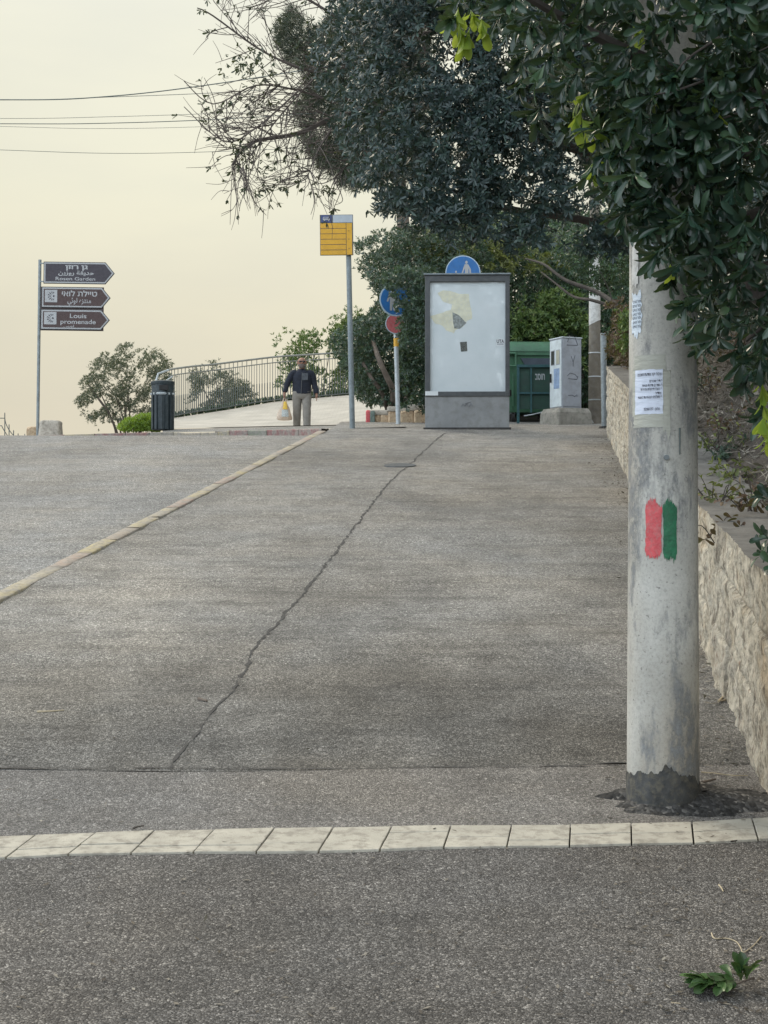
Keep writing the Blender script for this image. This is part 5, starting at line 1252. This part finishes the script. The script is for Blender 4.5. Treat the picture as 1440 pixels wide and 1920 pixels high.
# 8 olive trees beyond the edge
def airy(name, cx, poly, Y, n, label, seed, leafk='olive'):
    b_ = P(cx, 815, Y) + Vector((0, 0, -.7)); root = empty(name, b_); tag(root, label, 'tree')
    c1 = crown_points(poly, Y - 1.2, Y + 1.2, n, .50, 12, seed, 12.)
    ang = rng.normal(0, .5, c1.shape)
    leaf_obj('crown', rosettes(c1, unit(outward(c1, .1, .6) + ang), 6, .105, .024, FAR, (10, 70), .3, .15), L[leafk], root)
    pp = []; r3 = random.Random(seed)
    xs = [p[0] for p in poly]; ys = [p[1] for p in poly]; mxx = sum(xs) / len(xs)
    for k in range(11):
        i = r3.randrange(len(c1)); e_ = Vector(c1[i]); m_ = Vector(b_).lerp(e_, .45) + Vector((r3.uniform(-.2, .2), r3.uniform(-.2, .2), .15))
        pp.append(([Vector(b_) + Vector((r3.uniform(-.1, .1), 0, -.3)), m_, e_], .045, .010))
    wood('trunk', pp, M['bark'], root, 6); return root
airy('olive_tree', 232, [(238, 655), (215, 668), (190, 668), (172, 690), (155, 715), (150, 752), (160, 785), (190, 795), (215, 798), (240, 785), (275, 770), (320, 770), (325, 690), (310, 672), (290, 665), (262, 662)], 46, 3600, 'airy grey green olive tree left of the litter bin, against the sky', 111)
airy('olive_tree', 415, [(400, 685), (372, 700), (355, 715), (350, 745), (372, 762), (420, 768), (470, 758), (485, 738), (475, 718), (440, 712), (430, 692)], 49, 2000, 'smaller brownish olive tree seen through the middle of the railing', 112)
# clipped hedges
root = empty('hedge', P(262, 808, 28.4)); tag(root, 'low rounded lime green hedge beside the litter bin', 'hedge')
c1 = crown_points([(222, 806), (226, 795), (240, 784), (262, 777), (288, 775), (300, 778), (300, 808)], 28.0, 29.4, 2600, .0, rag=4.)
leaf_obj('foliage', rosettes(c1, outward(c1, .5, .6, .3), 6, .05, .02, FAR, (25, 88), .25), L['lime'], root)
wood('stem', [([P(250 + 12 * k, 815, 28.7), P(250 + 12 * k, 798, 28.7), P(246 + 15 * k, 786, 28.7)], .012, .005) for k in range(4)], M['barkd'], root, 5)
root = empty('hedge', P(420, 775, 42.5)); tag(root, 'low dark green hedge along the outside of the railing foot', 'hedge')
hp_ = np.concatenate([np.array([P(x + rng.uniform(-4, 4), y + rng.uniform(-9, 8), Yh + rng.uniform(.35, 1.1)) for _ in range(150)]) for x, y, Yh in [(fpx[0][0] + t * 12., float(np.interp(fpx[0][0] + t * 12., [p[0] for p in fpx], [p[1] for p in fpx])), float(np.interp(fpx[0][0] + t * 12., [p[0] for p in fpx], [p[2] for p in fpx]))) for t in range(0, 30)]])
leaf_obj('foliage', rosettes(hp_, outward(hp_, .6, .6), 5, .075, .03, FAR, (25, 88), .25), L['hedge'], root)
wood('stem', [([P(x, y + 14, Yh + .7), P(x, y, Yh + .7)], .01, .006) for x, y, Yh in fpx], M['barkd'], root, 5)

# ------------------------------------------------------------------ bank litter and small plants
n = 5200
Sb = rng.uniform(4, 21, n) ; Db = .32 + rng.exponential(.9, n)
zb = bank_z(Sb, Db) + .03
base = np.stack([WALL(Sb) + Db, Sb, zb], -1)
A1 = leaf_arrays(base, rng.normal(0, 1, (n, 3)) * [1, 1, .35], np.tile([[-.4, -.1, 1.]], (n, 1)) + rng.normal(0, .5, (n, 3)), .075 * rng.uniform(.5, 1.1, n), .025 * rng.uniform(.6, 1.1, n), rng.uniform(0, 1, n) ** 1.6, MID)
n = 9000
Sb = rng.uniform(4, 21, n); Db = .40 + rng.exponential(.8, n)
base = np.stack([WALL(Sb) + Db, Sb, bank_z(Sb, Db) + rng.uniform(.0, .10, n)], -1)
A2 = leaf_arrays(base, rng.normal(0, 1, (n, 3)), rng.normal(0, 1, (n, 3)), .10 * rng.uniform(.4, 1.2, n), .006, rng.uniform(.2, 1, n), FAR)
tag(mesh_np('leaf_litter', *cat(A1, A2)[:2], L['dry'], attr=cat(A1, A2)[2]), kind='stuff', label='dry brown leaf litter and twigs covering the bank above the wall')
# straggly plants rooted behind the coping
for i, (px, py, Y, hgt, mat, lab) in enumerate(((1335, 890, 7.9, .30, 'climb', 'straggly yellow leaved plant behind the wall just right of the pole'), (1375, 960, 6.9, .22, 'rust', 'brown twiggy plant lying over the wall coping'), (1345, 790, 9.5, .34, 'climb', 'yellowish seedling on the littered bank above the wall'), (1410, 900, 7.2, .28, 'rust', 'reddish dry plant higher on the bank beside the frame edge'), (1330, 690, 12, .35, 'rust', 'dry brown plant on the bank high beside the pole'))):
    b_ = P(px, py + 40, Y); root = empty('bank_plant', b_); tag(root, lab, 'plant', 'small plants on the bank')
    pp = []; tipc = []
    for k in range(9):
        d = Vector((random.gauss(-.25, .5), random.gauss(0, .5), random.uniform(.3, 1))).normalized() * hgt * random.uniform(.5, 1.1)
        a = Vector(b_) + Vector((random.gauss(0, .04), random.gauss(0, .04), -.05)); e_ = a + d + Vector((0, 0, -.05)); pp.append(([a, a.lerp(e_, .5) + Vector((0, 0, .05)), e_], .003, .0015))
        for t in (.35, .55, .75, 1.): tipc.append(a.lerp(e_, t) + Vector((random.gauss(0, .02), random.gauss(0, .02), .03 * (1 - t))))
    wood('stem', pp, M['barkd'], root, 5)
    tipc = np.array(tipc); leaf_obj('foliage', rosettes(tipc, outward(tipc, .4, .6), 2, .055, .020, NEAR, (40, 88), .3, .1), L[mat], root, True)
root = empty('shrub', (WALL(16) + 2.6, 16.8, float(bank_z(16.8, 2.6)))); tag(root, 'dark dense shrub at the top of the littered bank behind the near tree', 'shrub')
c1 = crown_points([(1285, 230), (1700, 230), (1700, 640), (1400, 640), (1320, 655), (1290, 600)], 15.5, 18.5, 2600, .2, 50, 131)
leaf_obj('foliage', rosettes(c1, outward(c1, .2, .7, .5), 8, .10, .030, FAR, (25, 88), .25), L['pittfar'], root)
wood('stem', [([Vector(root.location) + Vector((.2 * k, 0, -.2)), P(1400 + 70 * k, 560, 17), P(1380 + 90 * k, 400, 17)], .04, .015) for k in range(4)], M['barkd'], root, 6)
for i in range(16):
    Yp = random.uniform(6.2, 14); dp = random.uniform(.30, 1.3); b_ = Vector((WALL(Yp) + dp, Yp, float(bank_z(Yp, dp)) + .02))
    root = empty('bank_plant', b_); tag(root, 'low dry half green plant among the leaf litter on the bank above the wall', 'plant', 'small plants on the bank')
    pp = []; tipc = []; hgt = random.uniform(.16, .34)
    for k in range(8):
        d = Vector((random.gauss(-.3, .6), random.gauss(0, .6), random.uniform(.1, .9))).normalized() * hgt * random.uniform(.6, 1.2)
        a = Vector(b_) + Vector((random.gauss(0, .04), random.gauss(0, .04), -.05)); e_ = a + d; pp.append(([a, a.lerp(e_, .5) + Vector((0, 0, .05)), e_], .003, .0015))
        for t in (.3, .5, .7, .9, 1.): tipc.append(a.lerp(e_, t) + Vector((random.gauss(0, .02), random.gauss(0, .02), .03 * (1 - t))))
    wood('stem', pp, M['barkd'], root, 5)
    tipc = np.array(tipc); leaf_obj('foliage', rosettes(tipc, outward(tipc, .4, .6), 3, .06, .020, MID, (40, 88), .3, .1), L[('rust', 'bush', 'climb', 'rust')[i % 4]], root)
# near sprig of big leaves at the right edge above the coping
root = empty('pittosporum_sucker', (2.05, 5.9, float(bank_z(5.9, .55)))); tag(root, 'dark glossy leafy shoot growing at the right edge just above the wall coping', 'plant')
cc = np.array([P(1432, 1040, 5.4), P(1440, 1010, 5.3), P(1452, 1060, 5.2), P(1448, 940, 5.5), P(1436, 925, 5.6), P(1470, 990, 5.3)])
leaf_obj('foliage', rosettes(cc, unit(np.tile([[-.6, -.3, .1]], (len(cc), 1)) + rng.normal(0, .3, (len(cc), 3))), 7, .085, .028, NEAR, (20, 75), .25, .2), L['pitt'], root, True)
wood('stem', [([Vector(root.location) + Vector((0, 0, -.1)), Vector(c_).lerp(Vector(root.location), .4) + Vector((0, 0, .05)), Vector(c_)], .006, .003) for c_ in cc], M['barkd'], root, 5)

# ------------------------------------------------------------------ things lying on the ground
g = gp(1360, 1860); root = empty('fallen_sprig', g); tag(root, 'fallen leafy green sprig lying on the asphalt in the lower right corner', 'sprig')
g = Vector(g) + Vector((0, 0, .012))
a = g + Vector((-.05, .0, .004)); b = g + Vector((.06, .015, .014)); n = 54
f_ = rng.uniform(0, 1, n); base = np.array([a.lerp(b, float(q)) for q in f_])
d = np.stack([-.75 + rng.normal(0, .3, n), rng.normal(0, .75, n), np.abs(rng.normal(.05, .22, n))], -1)
d[f_ > .8] = np.stack([rng.normal(.1, .5, (f_ > .8).sum()), rng.normal(.1, .5, (f_ > .8).sum()), rng.uniform(.4, 1.1, (f_ > .8).sum())], -1)
leaf_obj('foliage', leaf_arrays(base, d, np.tile([[0, 0, 1.]], (n, 1)) + rng.normal(0, .4, (n, 3)),   .072 * rng.uniform(.7, 1.1, n), .024, rng.uniform(.1, 1, n), NEAR), L['sprig'], root, True)
wood('stem', [([a, g, b, b + Vector((.02, .012, .0))], .0028, .003)], M['bark'], root, 6)
def twig(pix, r_, mat, lab, grp=None):
    pts = [gp(*p) + Vector((0, 0, r_ * .8 + .002)) for p in pix]
    o = MB().tube(arc(pts, 6), list(np.linspace(r_, r_ * .6, (len(pts) - 1) * 6 + 1)), 6).build('twig', M[mat], smooth=True); tag(o, lab, 'twig', grp)
gq = 'twigs lying on the asphalt'
twig([(1334, 1752), (1340, 1762), (1362, 1762), (1380, 1768), (1388, 1778), (1394, 1788), (1412, 1776), (1428, 1758)], .0022, 'straw', 'curly pale dry twig above the fallen sprig', gq)
twig([(1348, 1662), (1353, 1668), (1356, 1674)], .003, 'straw', 'short pale twig end between paver strip and curly twig', gq)
twig([(1370, 1580), (1392, 1577), (1412, 1573)], .003, 'barkd', 'dark stick lying on the front edge of the paver strip at right', gq)
twig([(1315, 1450), (1340, 1452), (1375, 1456), (1402, 1456)], .003, 'straw', 'long thin pale twig between pole foot and wall', gq)
twig([(1316, 1470), (1342, 1464)], .006, 'bark', 'stub of brown stick right of the pole foot', gq)
twig([(1347, 1318), (1360, 1306), (1364, 1312), (1352, 1317)], .006, 'straw', 'curled pale bark piece at the foot of the wall', gq)
twig([(1258, 1882), (1276, 1884)], .0016, 'straw', 'tiny pale stem left of the fallen sprig', gq)
twig([(70, 1337), (95, 1336), (120, 1334)], .005, 'straw', 'pale straw stick on the pavement at left', gq)
twig([(372, 1314), (388, 1318)], .009, 'bark', 'stubby brown stick beside the lower crack', gq)
twig([(250, 1556), (258, 1553), (270, 1551)], .004, 'barkd', 'dark leaf stalk at the back edge of the paver strip', gq)
n = 420
px_ = np.concatenate([rng.uniform(0, 1440, 760), rng.uniform(1100, 1440, 330)]); py2 = np.concatenate([rng.uniform(830, 1915, 760), rng.uniform(1420, 1915, 330)])
base = np.array([gp(float(a), float(b)) + Vector((0, 0, .007)) for a, b in zip(px_, py2)])
ok = (base[:, 0] < WALL(base[:, 1]) - .05) & (base[:, 0] > KERB(base[:, 1]) + .2); base = base[ok]; n = len(base)
A1 = leaf_arrays(base, rng.normal(0, 1, (n, 3)) * [1, 1, .12], np.tile([[0, 0, 1.]], (n, 1)) + rng.normal(0, .25, (n, 3)), rng.uniform(.007, .03, n), rng.uniform(.003, .010, n), rng.uniform(-.3, 1, n).clip(0, 1), FAR)
tag(mesh_np('ground_litter', A1[0], A1[1], L['dry'], attr=A1[2]), kind='stuff', label='specks of dry leaf and stem scattered over the asphalt')
n = 900
Sg = rng.uniform(5.3, 21, n); dg_ = rng.exponential(.10, n); base = np.stack([WALL(Sg) - .03 - dg_, Sg, G(Sg) + .012 + rng.uniform(0, .012, n)], -1)
A1 = leaf_arrays(base, rng.normal(0, 1, (n, 3)) * [1, 1, .2], np.tile([[0, 0, 1.]], (n, 1)) + rng.normal(0, .3, (n, 3)), rng.uniform(.012, .05, n), rng.uniform(.004, .015, n), rng.uniform(0, .9, n), FAR)
tag(mesh_np('wall_foot_litter', A1[0], A1[1], L['dry'], attr=A1[2]), kind='stuff', label='dry leaves gathered along the foot of the stone wall')
